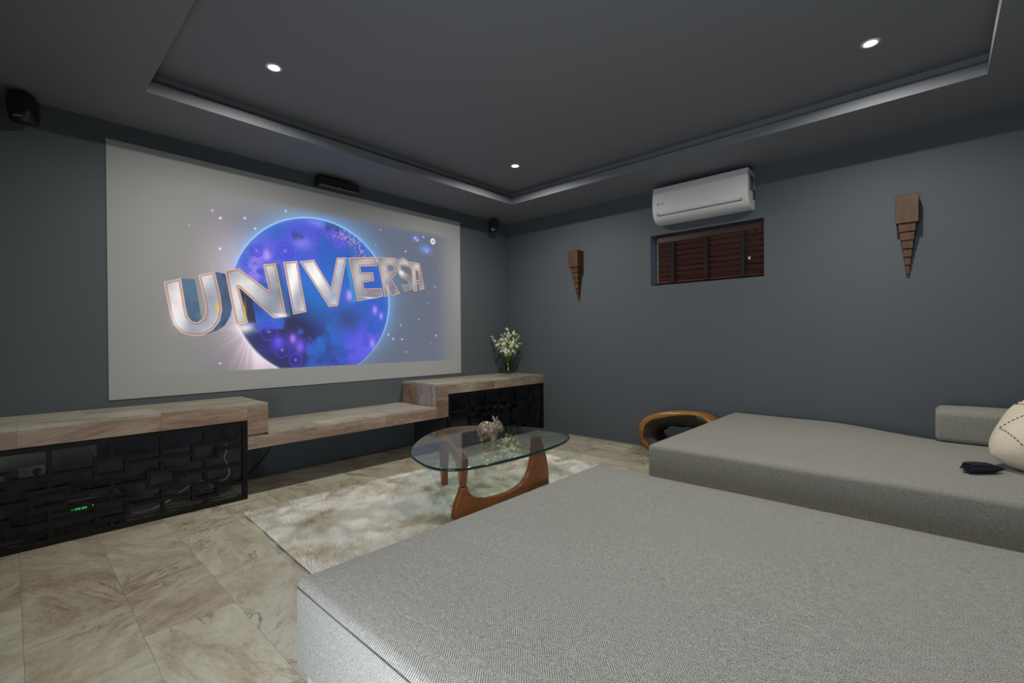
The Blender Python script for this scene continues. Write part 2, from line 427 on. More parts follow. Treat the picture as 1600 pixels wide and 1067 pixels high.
for k in range(45):
    addc(gauss(-1.9+rs.rand()*0.95, 0.9+rs.rand()*1.35, 0.003), (35, 45, 75))
addc(gauss(-1.33, 2.08, 0.05, 0.03)+gauss(-1.46, 2.18, 0.03, 0.02), (20, 40, 110))
# the globe
inside = sm(0.004, -0.004, D-GR)
n1 = vnoise(3.0, 5, 3); n2 = vnoise(5.5, 5, 11); n3 = vnoise(16, 4, 5)
globe = np.zeros_like(IMG); globe[:] = np.array((48, 92, 190), np.float32)/255
def gb(mask, col): globe[...] = globe*(1-mask[..., None]) + np.array(col, np.float32)/255*mask[..., None]
gb(sm(0.44, 0.62, n1)*0.9, (84, 84, 215))
gb(gauss(-2.56, 1.45, 0.28, 0.26), (45, 120, 215))
gb(np.clip(gauss(-2.86, 1.10, 0.26, 0.20)*1.7*sm(0.30, 0.50, n2), 0, 1), (46, 48, 92))
gb(sm(0.52, 0.64, n2)*sm(1.75, 1.95, GZ)*0.85, (40, 58, 110))
gb(sm(0.55, 0.70, n2)*sm(1.3, 1.1, GZ)*0.8, (48, 50, 130))
gb(gauss(-2.25, 1.30, 0.10, 0.08)*0.8, (60, 72, 130))
gb(np.clip(gauss(-2.03, 1.10, 0.07, 0.16)+gauss(-2.2, 1.0, 0.10, 0.10), 0, 1)*0.7*sm(0.35, 0.6, n3), (105, 95, 245))
gb(np.clip(gauss(-3.03, 1.70, 0.11, 0.13)*1.1, 0, 1)*sm(0.3, 0.6, n3), (150, 130, 240))
gb(gauss(-3.00, 1.93, 0.08, 0.06)*0.7, (110, 100, 235))
gb(np.clip(gauss(-2.538, 2.150, 0.055, 0.022)+gauss(-2.657, 1.953, 0.06, 0.04), 0, 1)*(0.4+n3*0.8).clip(0, 1), (150, 140, 245))
city = np.clip(gauss(-2.25, 2.07, 0.10, 0.05)+gauss(-2.10, 1.95, 0.05, 0.10)*0.8, 0, 1)*sm(0.50, 0.58, vnoise(85, 2, 21, 1.0, 0.8))
gb(city*0.85, (225, 160, 175))
for gxx, gzz, s, c in [(-2.957,1.81,.020,(255,240,255)),(-2.224,1.524,.022,(255,255,255)),(-2.751,1.115,.016,(255,200,255)),(-1.956,1.396,.017,(240,240,255)),(-1.888,1.338,.014,(230,235,255)),(-1.987,1.064,.018,(220,225,255)),(-2.871,1.08,.02,(120,110,255)),(-2.691,1.045,.022,(130,120,255)),(-2.39,2.10,.01,(80,90,255))]:
    gb(gauss(gxx, gzz, s, s*1.5), c); gb(gauss(gxx, gzz, s*2.6)*0.5, (110, 80, 240))
for cx_, cz_, rr in [(-2.809,1.869,.065),(-2.945,1.175,.068),(-2.841,1.021,.062),(-2.732,0.932,.052),(-3.035,1.839,.045)]:
    q = np.sqrt((GX-cx_)**2+((GZ-cz_)/1.05)**2)
    gb(np.exp(-((q-rr)/0.006)**2)*0.75, (72, 62, 240)); gb(gauss(cx_, cz_, 0.008), (140, 130, 255))
    gb(np.exp(-((q-rr*0.55)/0.012)**2)*0.3, (60, 50, 200))
limb = np.exp(-((GR-D)/0.05).clip(0, 9))
gb(limb*0.55*sm(-1.2, 0.3, np.sin(ang)), (95, 150, 235))
IMG = IMG*(1-inside[..., None]) + globe*inside[..., None]
edge = np.exp(-((D-GR)/0.0065)**2)
blend(np.clip(edge*(0.35+0.65*sm(-0.75, 0.2, np.sin(ang)+0.25*np.cos(ang))), 0, 1), (160, 215, 250))
blend(np.exp(-((D-GR)/0.012)**2)*sm(-0.15, -0.45, np.sin(ang))*(np.cos(ang) < 0)*0.9, (245, 225, 225))
# lettering
LETS = {'u_in':[(-3.553,1.565),(-3.466,1.565),(-3.443,1.405),(-3.426,1.275),(-3.451,1.242),(-3.487,1.248),(-3.514,1.287),(-3.528,1.372)],'u_out':[(-3.334,1.636),(-3.262,1.625),(-3.231,1.447),(-3.218,1.372),(-3.232,1.296),(-3.273,1.22),(-3.325,1.182),(-3.415,1.144),(-3.351,1.189),(-3.305,1.256),(-3.288,1.339),(-3.297,1.443)],'u':[(-3.655,1.528),(-3.553,1.565),(-3.528,1.372),(-3.514,1.287),(-3.487,1.248),(-3.451,1.242),(-3.413,1.268),(-3.397,1.32),(-3.4,1.378),(-3.441,1.6),(-3.334,1.636),(-3.297,1.443),(-3.288,1.339),(-3.305,1.256),(-3.351,1.189),(-3.415,1.144),(-3.488,1.141),(-3.554,1.166),(-3.597,1.221),(-3.622,1.311),(-3.638,1.415)],'n_in':[(-3.169,1.531),(-3.071,1.433),(-3.044,1.247),(-3.109,1.245)],'n_out':[(-2.887,1.752),(-2.852,1.742),(-2.769,1.327),(-2.805,1.305)],'n':[(-3.265,1.651),(-3.167,1.679),(-2.94,1.513),(-2.983,1.732),(-2.887,1.752),(-2.805,1.305),(-2.907,1.29),(-3.17,1.531),(-3.105,1.249),(-3.192,1.228)],'i':[(-2.826,1.77),(-2.709,1.792),(-2.633,1.355),(-2.746,1.327)],'v':[(-2.689,1.792),(-2.562,1.822),(-2.407,1.577),(-2.346,1.866),(-2.251,1.88),(-2.326,1.503),(-2.343,1.42),(-2.428,1.407)],'e_out':[(-2.265,1.863),(-2.231,1.881),(-2.14,1.475),(-2.187,1.455)],'e':[(-2.231,1.881),(-1.941,1.923),(-1.928,1.837),(-2.113,1.814),(-2.102,1.75),(-1.975,1.768),(-1.962,1.687),(-2.085,1.659),(-2.073,1.598),(-1.88,1.619),(-1.864,1.538),(-2.14,1.475)],'r':[(-1.925,1.924),(-1.714,1.94),(-1.683,1.87),(-1.71,1.778),(-1.768,1.721),(-1.666,1.583),(-1.764,1.552),(-1.824,1.67),(-1.803,1.547),(-1.848,1.537)],'r_hole':[(-1.819,1.859),(-1.744,1.865),(-1.727,1.806),(-1.804,1.788)],'s':[(-1.709,1.921),(-1.621,1.957),(-1.532,1.917),(-1.527,1.855),(-1.586,1.875),(-1.651,1.871),(-1.646,1.824),(-1.551,1.783),(-1.485,1.718),(-1.498,1.641),(-1.607,1.607),(-1.642,1.675),(-1.567,1.671),(-1.558,1.717),(-1.664,1.757),(-1.7,1.838)],'a':[(-1.532,1.927),(-1.415,1.92),(-1.354,1.651),(-1.412,1.634),(-1.427,1.703),(-1.452,1.7),(-1.449,1.624),(-1.49,1.614)],'a_hole':[(-1.468,1.843),(-1.434,1.836),(-1.417,1.74),(-1.46,1.736)]}
def seg_dist(poly):
    xs = [p[0] for p in poly]; zs = [p[1] for p in poly]; pad = 0.03
    i0 = max(0, int((min(xs)-pad-SX0)/(SX1-SX0)*PW)); i1 = min(PW, int((max(xs)+pad-SX0)/(SX1-SX0)*PW)+1)
    j0 = max(0, int((min(zs)-pad-SZ0)/(SZ1-SZ0)*PH)); j1 = min(PH, int((max(zs)+pad-SZ0)/(SZ1-SZ0)*PH)+1)
    x = GX[j0:j1, i0:i1]; z = GZ[j0:j1, i0:i1]; d = np.full(x.shape, 9.0, np.float32); ins = np.zeros(x.shape, bool)
    for (ax, az_), (bx_, bz_) in zip(poly, poly[1:]+poly[:1]):
        ex, ez = bx_-ax, bz_-az_; t = np.clip(((x-ax)*ex+(z-az_)*ez)/(ex*ex+ez*ez+1e-9), 0, 1)
        d = np.minimum(d, np.hypot(x-ax-t*ex, z-az_-t*ez))
        if bz_ != az_:
            c = ((az_ > z) != (bz_ > z)) & (x < (bx_-ax)*(z-az_)/(bz_-az_)+ax); ins ^= c
    return (slice(j0, j1), slice(i0, i1)), np.where(ins, -d, d)
def paint(sl, m, col):
    c = col if isinstance(col, np.ndarray) else np.array(col, np.float32)/255
    IMG[sl] = IMG[sl]*(1-m[..., None]) + c*m[..., None]
def side(poly, col, col2=None):
    sl, d = seg_dist(poly); m = sm(0.003, -0.001, d)
    c = np.array(col, np.float32)/255; c = np.broadcast_to(c, IMG[sl].shape).copy()
    k = sm(0.35, 0.65, n3[sl])[..., None]; c = c*(1-0.5*k)+np.array(col2 or col, np.float32)/255*0.5*k
    paint(sl, m, c)
def face(poly, hole=None, bright=1.0, edgecol=(205, 138, 108), ew=0.012, flip=1):
    sl, d = seg_dist(poly)
    if hole:
        sl2, d2 = seg_dist(hole); full_ = np.full(GX.shape, 9.0, np.float32); full_[sl2] = d2
        d = np.maximum(d, -full_[sl])
    m = sm(0.0025, -0.0015, d)
    xs = [p[0] for p in poly]; zs = [p[1] for p in poly]
    u = (GX[sl]-min(xs))/(max(xs)-min(xs)); v = (GZ[sl]-min(zs))/(max(zs)-min(zs))
    sweep = 0.5+0.5*np.sin(5.2*u-3.4*v*flip+1.2+1.5*n2[sl])
    lo = np.array((162, 166, 180), np.float32)/255; hi = np.array((246, 240, 238), np.float32)/255
    c = (lo+(hi-lo)*sweep[..., None])*bright
    c = c + (n3[sl][..., None]-0.5)*0.12
    paint(sl, m, np.clip(c, 0, 1))
    e = np.exp(-((d+ew*0.55)/(ew*0.42))**2)*m
    paint(sl, e*0.95, edgecol)
    e3 = np.exp(-((d+ew*1.15)/(ew*0.22))**2)*m; paint(sl, e3*0.55, (110, 88, 92))
    e2 = np.exp(-((d+0.001)/0.0035)**2)*m
    paint(sl, e2*0.7, (250, 222, 205))
side(LETS['u_in'], (78, 100, 128), (95, 135, 155)); side(LETS['u_out'], (62, 78, 112), (90, 120, 145)); face(LETS['u'], bright=1.0)
side(LETS['n_in'], (50, 58, 88), (40, 45, 70)); side(LETS['n_out'], (66, 98, 150)); face(LETS['n'], bright=0.93)
face(LETS['i'], bright=1.08); face(LETS['v'], bright=1.08)
side(LETS['e_out'], (72, 138, 205)); face(LETS['e'], bright=0.80)
face(LETS['r'], LETS['r_hole'], 0.78, ew=0.010); face(LETS['s'], None, 0.80, (120, 112, 108), 0.009); face(LETS['a'], LETS['a_hole'], 0.82, (205, 140, 112), 0.010)
blend(np.clip(gauss(-3.13, 1.205, 0.05, 0.03), 0, 1)*0.9, (255, 250, 245))
blend(gauss(-3.58, 1.26, 0.035, 0.05)*0.7, (250, 246, 244)); blend(gauss(-2.85, 1.315, 0.04, 0.012)*0.9, (255, 252, 250))
blend(gauss(-3.318, 1.36, 0.008, 0.03)*0.8, (255, 200, 60)); blend(gauss(-3.125, 1.33, 0.006, 0.06)*0.7, (240, 190, 60))
blend(gauss(-1.645, 1.80, 0.02, 0.015)*0.9, (255, 252, 240)); blend(gauss(-2.02, 1.515, 0.05, 0.006)*0.8, (255, 245, 235))
# pause mark
q = np.hypot(GX+1.233, GZ-2.185); blend(sm(0.036, 0.031, q), (240, 240, 240))
for dx in (-0.009, 0.009): blend((np.abs(GX+1.233-dx) < 0.005)*(np.abs(GZ-2.185) < 0.016)*1.0, (95, 100, 110))
IMG = np.clip(IMG, 0, 1)
lin = np.where(IMG <= 0.04045, IMG/12.92, ((IMG+0.055)/1.055)**2.4)
# mask for the emitted picture light and the darkened base: nothing is projected on the bands above and below
mask = sm(0.862, 0.870, GZ) * sm(SX0+0.05, SX0+0.9, GX) * sm(SX1-0.0, SX1-0.40, GX)
topz = 2.262 + 0.0*GX
mask = mask*sm(topz+0.04, topz-0.05, GZ)
letters_on = np.zeros_like(mask)
for k_ in ('u', 'u_in', 'u_out', 'n', 'i', 'v', 'e', 'r', 's', 'a'):
    sl, d = seg_dist(LETS[k_]); letters_on[sl] = np.maximum(letters_on[sl], sm(0.004, -0.002, d))
mask = np.maximum(mask, letters_on)
pix = np.ones((PH, PW, 4), np.float32); pix[..., :3] = lin*mask[..., None]; pix[..., 3] = mask
im = bpy.data.images.new('projected_picture', PW, PH, alpha=True, float_buffer=True)
im.colorspace_settings.name = 'Non-Color'; im.alpha_mode = 'CHANNEL_PACKED'
im.pixels.foreach_set(pix.ravel()); im.update(); im.pack()
n = N('projection_screen_surface')
tex = n.new('ShaderNodeTexImage', image=im); tex.extension = 'EXTEND'
uvn = n.new('ShaderNodeUVMap'); uvn.uv_map = 'screen'; n.l(uvn.outputs[0], tex.inputs[0])
n.base(n.mix(tex.outputs[1], (0.375, 0.385, 0.385), (0.02, 0.02, 0.022))); n.rough(0.9); n.b.inputs['Specular IOR Level'].default_value = 0.1  # base colour darkened under the picture; its light is put in as emission
n.l(tex.outputs[0], n.b.inputs['Emission Color']); n.b.inputs['Emission Strength'].default_value = 0.92
PLAINSCREEN = plain('screen_edge_white', (0.40, 0.40, 0.40), 0.9, noise=0.01)
bm = bmesh.new(); add_box(bm, SX0, SX1, -0.006, -0.0005, SZ0, SZ1); me = bmfin(bm)
uvl = me.uv_layers.new(name='screen')
for p in me.polygons:
    if p.normal.y < -0.9: p.material_index = 0
    else: p.material_index = 1
    for li in p.loop_indices:
        co = me.vertices[me.loops[li].vertex_index].co
        uvl.data[li].uv = ((co.x-SX0)/(SX1-SX0), (co.z-SZ0)/(SZ1-SZ0))
scr = link('projection_screen', me, [n.m, PLAINSCREEN])
tag(scr, 'large pale wall screen showing a blue globe behind big metallic letters', 'screen')

# ------------------------------------------------------------------ stone bench (one stepped piece, clad in slabs)
BY = -0.574
bench = thing('stone_bench', 'long stepped veined stone bench along the screen wall', 'bench', (-2.4, -0.29, 0))
boff = Vector((-2.4, -0.29, 0))
def slab(b, mat):
    g = 0.0004
    o = box_c('stone_slab', (b[0]+g, b[1]-g, b[2]+g, b[3]-g, b[4]+g, b[5]-g), mat, bench)
    o.location = Vector(o.location) - boff
    return o
T = 0.02
# core blocks behind the cladding
bm = bmesh.new()
for b in [(XL+.002, -3.18, BY+T, -0.004, .567, .637), (-3.275, -3.18, BY+T, -0.004, .362, .58), (-3.275, -1.52, BY+T, -0.004, .362, .432), (-1.62, -1.52, BY+T, -0.004, .42, .647), (-1.6, -0.004, BY+T, -0.004, .577, .647)]:
    add_box(bm, *[v for v in b])
core = link('bench_core', bmfin(bm), GROUT, bench, loc=-boff)
LZ, RZ, SH = 0.657, 0.667, 0.452
# left top, two rows of slabs
for x0, x1 in [(XL+.003, -4.39), (-4.39, -3.78), (-3.78, -3.16)]:
    slab((x0, x1, BY, BY+.30, LZ-T, LZ), STONE_BT)
for x0, x1 in [(XL+.003, -4.1), (-4.1, -3.49), (-3.49, -3.16)]:
    slab((x0, x1, BY+.30, -.003, LZ-T, LZ), STONE_BT)
for x0, x1 in [(XL+.003, -4.39), (-4.39, -3.78), (-3.78, -3.295)]:
    slab((x0, x1, BY, BY+T, .547, LZ-T), STONE_BX)
slab((-3.295, -3.16, BY, BY+T, SH-.006, LZ-T), STONE_BX)
for y0, y1 in [(BY+T, -.29), (-.29, -.003)]: slab((-3.18, -3.16, y0, y1, SH, LZ-T), STONE_BX)
for y0, y1 in [(BY+T, -.29), (-.29, -.003)]: slab((-3.295, -3.275, y0, y1, .342, .547), STONE_BX)
for x0, x1 in [(XL+.003, -4.2), (-4.2, -3.6), (-3.6, -3.3)]: slab((x0, x1, BY+T, -.003, .547, .567), STONE_BX)
# middle shelf
for x0, x1 in [(-3.16, -2.79), (-2.79, -2.18), (-2.18, -1.64)]: slab((x0, x1, BY, BY+.30, SH-T, SH), STONE_BT)
for x0, x1 in [(-3.16, -2.49), (-2.49, -1.88), (-1.88, -1.64)]: slab((x0, x1, BY+.30, -.003, SH-T, SH), STONE_BT)
for x0, x1 in [(-3.295, -2.81), (-2.81, -2.20), (-2.20, -1.64)]: slab((x0, x1, BY, BY+T, .342, SH-T-(.0 if x0 > -3.2 else 0)), STONE_BX)
for x0, x1 in [(-3.275, -2.81), (-2.81, -2.2), (-2.2, -1.52)]: slab((x0, x1, BY+T, -.003, .342, .362), STONE_BX)
# right step
slab((-1.64, -1.5, BY, BY+T, .342, RZ-T), STONE_BX)
slab((-1.64, -1.62, BY+T, -.285, SH, RZ-T), STONE_PZ); slab((-1.64, -1.62, -.285, -.003, SH, RZ-T), STONE_BX)
for y0, y1 in [(BY+T, -.29), (-.29, -.003)]: slab((-1.52, -1.5, y0, y1, .342, .56), STONE_BX)
for x0, x1 in [(-1.64, -1.2), (-1.2, -.59), (-.59, -.003)]: slab((x0, x1, BY, BY+.30, RZ-T, RZ), STONE_BT)
for x0, x1 in [(-1.64, -.9), (-.9, -.29), (-.29, -.003)]: slab((x0, x1, BY+.30, -.003, RZ-T, RZ), STONE_BT)
for x0, x1 in [(-1.5, -.86), (-.86, -.003)]: slab((x0, x1, BY, BY+T, .563, RZ-T), STONE_BX)
for x0, x1 in [(-1.5, -.7), (-.7, -.003)]: slab((x0, x1, BY+T, -.003, .563, .577), STONE_BX)

# ------------------------------------------------------------------ lattice fronts
def lattice(name, label, x0, x1, z1, two, one, fl=0.030):
    """two = centres of the columns with an upper and a lower box; one = centres with a middle box"""
    t = thing(name, label, 'lattice screen', ((x0+x1)/2, BY+.02, 0), group='black lattice fronts')
    off = Vector(((x0+x1)/2, BY+.02, 0)); ya, yb = BY+.004, BY+.030
    def bar(nm, b, bev=.001):
        o = boxobj(nm, b, BLACK, t, bev=bev); o.location = -off; return o
    bar('frame_rail', (x0, x1, ya, yb, .002, .002+fl)); bar('frame_rail', (x0, x1, ya, yb, z1-fl, z1-.002))
    bar('frame_stile', (x0, x0+fl, ya, yb, .002+fl, z1-fl)); bar('frame_stile', (x1-fl, x1, ya, yb, .002+fl, z1-fl))
    bw = .019; h = .0100; W2, H2 = .078, .057; y0_, y1_ = ya+.003, yb-.003
    zu, zl, zm = .375, .122, .252
    zi0, zi1 = .002+fl, z1-fl; xi0, xi1 = x0+fl, x1-fl
    def ring(cx, cz):
        bm = bmesh.new()
        cxa, cxb = max(cx-W2, xi0), min(cx+W2, xi1)
        for b in [(cxa, cxb, cz-H2, cz-H2+bw), (cxa, cxb, cz+H2-bw, cz+H2), (cx-W2, cx-W2+bw, cz-H2+bw, cz+H2-bw), (cx+W2-bw, cx+W2, cz-H2+bw, cz+H2-bw)]:
            if b[0] < xi0-.001 or b[1] > xi1+.001: continue
            add_box(bm, b[0], b[1], y0_, y1_, b[2], b[3])
        o = link('lattice_box', bmfin(bm), BLACK, t, loc=-off)
    for c in two:
        ring(c, zu); ring(c, zl)
        for za, zb in [(zu+H2, zi1), (zl+H2, zu-H2), (zi0, zl-H2)]: bar('lattice_bar', (c-h, c+h, y0_, y1_, za, zb), 0)
    for c in one:
        ring(c, zm)
        for za, zb in [(zm+H2, zi1), (zi0, zm-H2)]: bar('lattice_bar', (c-h, c+h, y0_, y1_, za, zb), 0)
    cols = sorted([(c, 2) for c in two] + [(c, 1) for c in one])
    ends = [(xi0, 0)] + cols + [(xi1, 0)]
    for (a, ka), (b, kb) in zip(ends, ends[1:]):
        for z, k in ((zu, 2), (zl, 2), (zm, 1)):
            if (ka == k or kb == k):
                xa = a+W2 if ka == k else (a+h if ka else a); xb = b-W2 if kb == k else (b-h if kb else b)
                if ka == 0 and kb != k: continue
                if kb == 0 and ka != k:
                    if not (kb == 0 and ka == 2 and k == 1): continue
                if xb-xa > .01: bar('lattice_bar', (xa, xb, y0_, y1_, z-h, z+h), 0)
        if kb == 0 and ka == 2: bar('lattice_bar', (a+h, b, y0_, y1_, zm-h, zm+h), 0)
    g = boxobj('glass_sheet', (xi0-.01, xi1+.01, yb+.004, yb+.009, zi0-.01, zi1+.01), GLASS_DARK, t); g.location = -off
    return t
lattice('lattice_screen', 'black openwork lattice front under the left end of the stone bench', -4.80, -3.297, .545, [-3.545, -4.016, -4.495], [-3.776, -4.271, -4.745])
lattice('lattice_screen', 'black openwork lattice front under the right end of the stone bench', -1.498, -0.003, .560, [-.245, -.720, -1.20], [-.480, -.962])
# black side panel under the right step and dark cabinet linings
tag(boxobj('side_panel', (-1.50, -1.482, BY+.033, -.003, .002, .340), DARKBOX, bev=.001), 'black cabinet side panel beneath the right step of the stone bench', 'panel')

# things inside the left bay
def outlet(x0, x1, z0, z1, label, plug):
    t = thing('wall_outlet', label, 'outlet', ((x0+x1)/2, 0, (z0+z1)/2), group='ivory wall outlets behind the lattices')
    o = boxobj('cover_plate', (-(x1-x0)/2, (x1-x0)/2, -.010, -.001, -(z1-z0)/2, (z1-z0)/2), IVORY, t, bev=.003)
    for k in (-1, 1):
        bm = bmesh.new()
        for dx, dz in ((-.008, .006), (.008, .006), (0, -.010)): add_box(bm, k*.030+dx-.002, k*.030+dx+.002, -.0112, -.0102, dz-.004, dz+.004)
        link('socket_slot', bmfin(bm), BLACKPL, o)
    if plug:
        bm = bmesh.new(); add_lathe(bm, [(0, -.045), (.014, -.044), (.019, -.03), (.019, 0), (0, 0)], 16)
        me = bmfin(bm); o = link('plug', me, BLACKPL, t, loc=(.018, -.012, 0)); o.rotation_euler = (radians(-90), 0, 0)
        me.transform(Matrix.Scale(-1, 4, (0, 0, 1))); me.flip_normals(); o.rotation_euler = (radians(90), 0, 0)
outlet(-4.380, -4.265, .275, .340, 'ivory double outlet with a black plug behind the left lattice', True)
outlet(-4.50, -4.421, .275, .340, 'ivory outlet at the photo edge behind the left lattice', False)
t = thing('media_receiver', 'black media receiver with glowing green digits on the floor behind the lattice', 'receiver', (-4.12, -.33, 0))
o = boxobj('casing', (-.24, .20, -.12, .15, .035, .175), BLACKPL, t, bev=.004)
fp = boxobj('front_panel', (-.235, .195, -.128, -.121, .04, .17), plain('gloss_black_front', (.012, .012, .013), .15), t, bev=.002)
bm = bmesh.new()
xx = -.062
for k, (wd, hh) in enumerate([(.010, .003), (.004, .003), (.006, .012), (.002, .012), (.006, .012), (.004, .004), (.006, .012), (.003, .014), (.006, .011)]):
    add_box(bm, xx, xx+wd, -.1305, -.1285, .140-hh/2, .140+hh/2); xx += wd+.0025
link('display_digits', bmfin(bm), GREEN, fp); bm = bmesh.new()
for wd, hh in [(.005, .010), (.005, .014), (.008, .012)]:
    add_box(bm, xx+.022, xx+.022+wd, -.1305, -.1285, .145-hh/2, .145+hh/2); xx += wd+.002
link('display_digits', bmfin(bm), GREEN, fp)
for sx in (-.18, .14):
    for sy in (-.08, .11):
        bm = bmesh.new(); add_lathe(bm, [(0, 0), (.018, 0), (.020, .034), (0, .034)], 12, (sx, sy, 0)); link('foot', bmfin(bm), BLACKPL, t)
boxobj('top_vent', (-.2, .16, -.09, .12, .176, .179), GREYPL, t)
t = thing('set_top_box', 'flat black box on the receiver behind the left lattice', 'set-top box', (-4.22, -.28, .181))
boxobj('casing', (-.15, .13, -.10, .10, .006, .052), BLACKPL, t, bev=.004)
for sx in (-.12, .10):
    for sy in (-.08, .08): boxobj('foot', (sx-.008, sx+.008, sy-.008, sy+.008, 0, .006), BLACKPL, t)
boxobj('front_lens', (-.14, .12, -.103, -.1005, .012, .046), plain('smoked_lens', (.02, .012, .012), .1), t)
t = thing('power_strip', 'black power strip with a red light at the right of the left lattice', 'power strip', (-3.45, -.27, 0))
boxobj('casing', (-.14, .11, -.028, .028, .0, .040), BLACKPL, t, bev=.006, seg=2)
boxobj('switch', (.070, .092, -.014, .014, .0402, .046), REDLED, t, bev=.002)
for k in range(3): boxobj('socket', (-.12+k*.055, -.085+k*.055, -.018, .018, .0402, .042), GREYPL, t)
def cable(pts, r, mat, label, nm='cable'):
    bm = bmesh.new(); add_tube(bm, catmull([tuple(p) for p in pts], 8, False), r, 7)
    return tag(link(nm, bmfin(bm), mat), label, 'cable', 'cables round the bench cabinets')
cable([(-2.94, -.04, .339), (-2.955, -.04, .24), (-3.0, -.045, .16), (-3.10, -.07, .07), (-3.20, -.12, .022), (-3.33, -.20, .010), (-3.42, -.24, .02)], .0055, CABLE_B, 'black cable hanging in a curve from the middle shelf to the floor')
cable([(-3.36, -.32, .36), (-3.355, -.33, .32), (-3.375, -.34, .27), (-3.36, -.345, .22), (-3.345, -.34, .15), (-3.37, -.33, .105), (-3.40, -.31, .10)], .0045, CABLE_W, 'white cable looping down at the right end of the left lattice')
cable([(-3.40, -.18, .33), (-3.44, -.24, .24), (-3.50, -.30, .16), (-3.53, -.31, .09), (-3.52, -.29, .05)], .004, CABLE_B, 'thin black cable slanting down to the power strip')
cable([(-3.90, -.36, .02), (-3.84, -.42, .03), (-3.75, -.45, .06), (-3.66, -.44, .11), (-3.58, -.40, .135), (-3.50, -.36, .13), (-3.44, -.31, .06)], .0045, CABLE_W, 'pale cable arching above the floor behind the left lattice')
cable([(-3.88, -.30, .20), (-3.82, -.34, .27), (-3.76, -.38, .285), (-3.70, -.40, .255), (-3.66, -.40, .20), (-3.70, -.38, .14), (-3.78, -.36, .10)], .009, CABLE_B, 'thick black cable coil behind the middle of the left lattice')
cable([(-3.86, -.25, .20), (-3.80, -.30, .24), (-3.72, -.34, .245), (-3.64, -.33, .21), (-3.60, -.31, .16)], .008, CABLE_B, 'second black cable bent beneath the thick coil in the left bay')
cable([(-4.05, -.42, .19), (-3.99, -.46, .16), (-3.94, -.46, .09), (-3.97, -.44, .03), (-4.02, -.45, .011)], .005, CABLE_B, 'black cable dropping in front of the receiver')
cable([(-4.305, -.06, .307), (-4.30, -.12, .26), (-4.28, -.14, .22), (-4.26, -.16, .235)], .004, CABLE_B, 'black plug cable running from the ivory outlet')
cable([(-4.62, -.30, .010), (-4.56, -.36, .05), (-4.48, -.38, .09), (-4.41, -.36, .11), (-4.37, -.34, .09)], .006, CABLE_B, 'black cable loop at the far left behind the lattice')
# right bay
outlet(-.296, -.183, .272, .335, 'ivory outlet behind the right lattice nearest the corner', True)
t = thing('game_console', 'black box unit with a pale front strip behind the right lattice', 'console', (-.46, -.22, 0))
boxobj('casing', (-.17, .13, -.10, .12, .26, .345), BLACKPL, t, bev=.004)
boxobj('pale_strip', (-.15, .11, -.104, -.101, .298, .312), GREYPL, t)
boxobj('stand', (-.15, .11, -.08, .10, .0, .26), DARKBOX, t, bev=.003)
cable([(-.66, -.30, .30), (-.72, -.34, .20), (-.80, -.36, .09), (-.92, -.34, .012)], .006, CABLE_B, 'black cable behind the right lattice')

# ------------------------------------------------------------------ speakers
t = thing('centre_speaker', 'long black speaker mounted over the top edge of the screen', 'speaker', (-2.372, -.05, 2.51))
boxobj('cabinet', (-.192, .192, -.068, .030, -.045, .045), BLACKPL, t, bev=.010, seg=3, smooth=True)
boxobj('cloth_front', (-.182, .182, -.073, -.0685, -.030, .038), GRILLE, t, bev=.003)
boxobj('bottom_trim', (-.185, .185, -.074, -.0685, -.042, -.034), GREYPL, t, bev=.001)
boxobj('badge', (-.014, .014, -.0755, -.0735, -.036, -.031), plain('silver_badge', (.5, .5, .5), .3, 1), t)
boxobj('bracket', (-.06, .06, .031, .0495, -.02, .02), BLACKPL, t)
def satellite(loc, rz, tilt, label, s):
    t = thing('surround_speaker', label, 'speaker', loc, rz, 'surround speakers under the ceiling')
    bm = bmesh.new()
    prof = [(-.048, .05), (-.054, .02), (-.050, -.035), (-.036, -.055), (0, -.062), (.036, -.055), (.050, -.035), (.054, .02), (.048, .05)]
    rings = []
    for z, k in [(-.078, .72), (-.070, .90), (-.045, .98), (0, 1.0), (.045, .98), (.068, .90), (.076, .74)]:
        rings.append([bm.verts.new((x*k*s, y*k*s, z*s)) for x, y in prof])
    for a, b in zip(rings, rings[1:]):
        for i in range(len(prof)): bm.faces.new((a[i], a[(i+1) % len(prof)], b[(i+1) % len(prof)], b[i]))
    bm.faces.new(rings[0]); bm.faces.new(rings[-1])
    o = link('cabinet', bmfin(bm), BLACKPL, t, smooth=True); o.rotation_euler = (tilt, 0, 0); bevel_mod(o, .003)
    bm = bmesh.new()
    for z0, z1 in ((-.030*s, .064*s),): add_box(bm, -.036*s, .036*s, -.066*s, -.058*s, z0, z1, bev=.003)
    o = link('cloth_front', bmfin(bm), GRILLE, t); o.rotation_euler = (tilt, 0, 0)
    bm = bmesh.new(); add_box(bm, -.018*s, .016*s, -.068*s, -.060*s, -.052*s, -.045*s, bev=.001)
    o = link('badge', bmfin(bm), GREYPL, t); o.rotation_euler = (tilt, 0, 0)
    bm = bmesh.new(); add_tube(bm, [(0, .04*s, -.02), (0, .07*s, -.02), (0, .095*s, 0)], .010*s, 10); link('bracket_arm', bmfin(bm), BLACKPL, t)
    return t
satellite((-4.345, -.105, 2.49), radians(-22), radians(10), 'black surround speaker at the ceiling above the left end of the bench', 1.10)
satellite((-.385, -.105, 2.488), radians(-38), radians(10), 'small black surround speaker high in the corner right of the screen', 1.0)

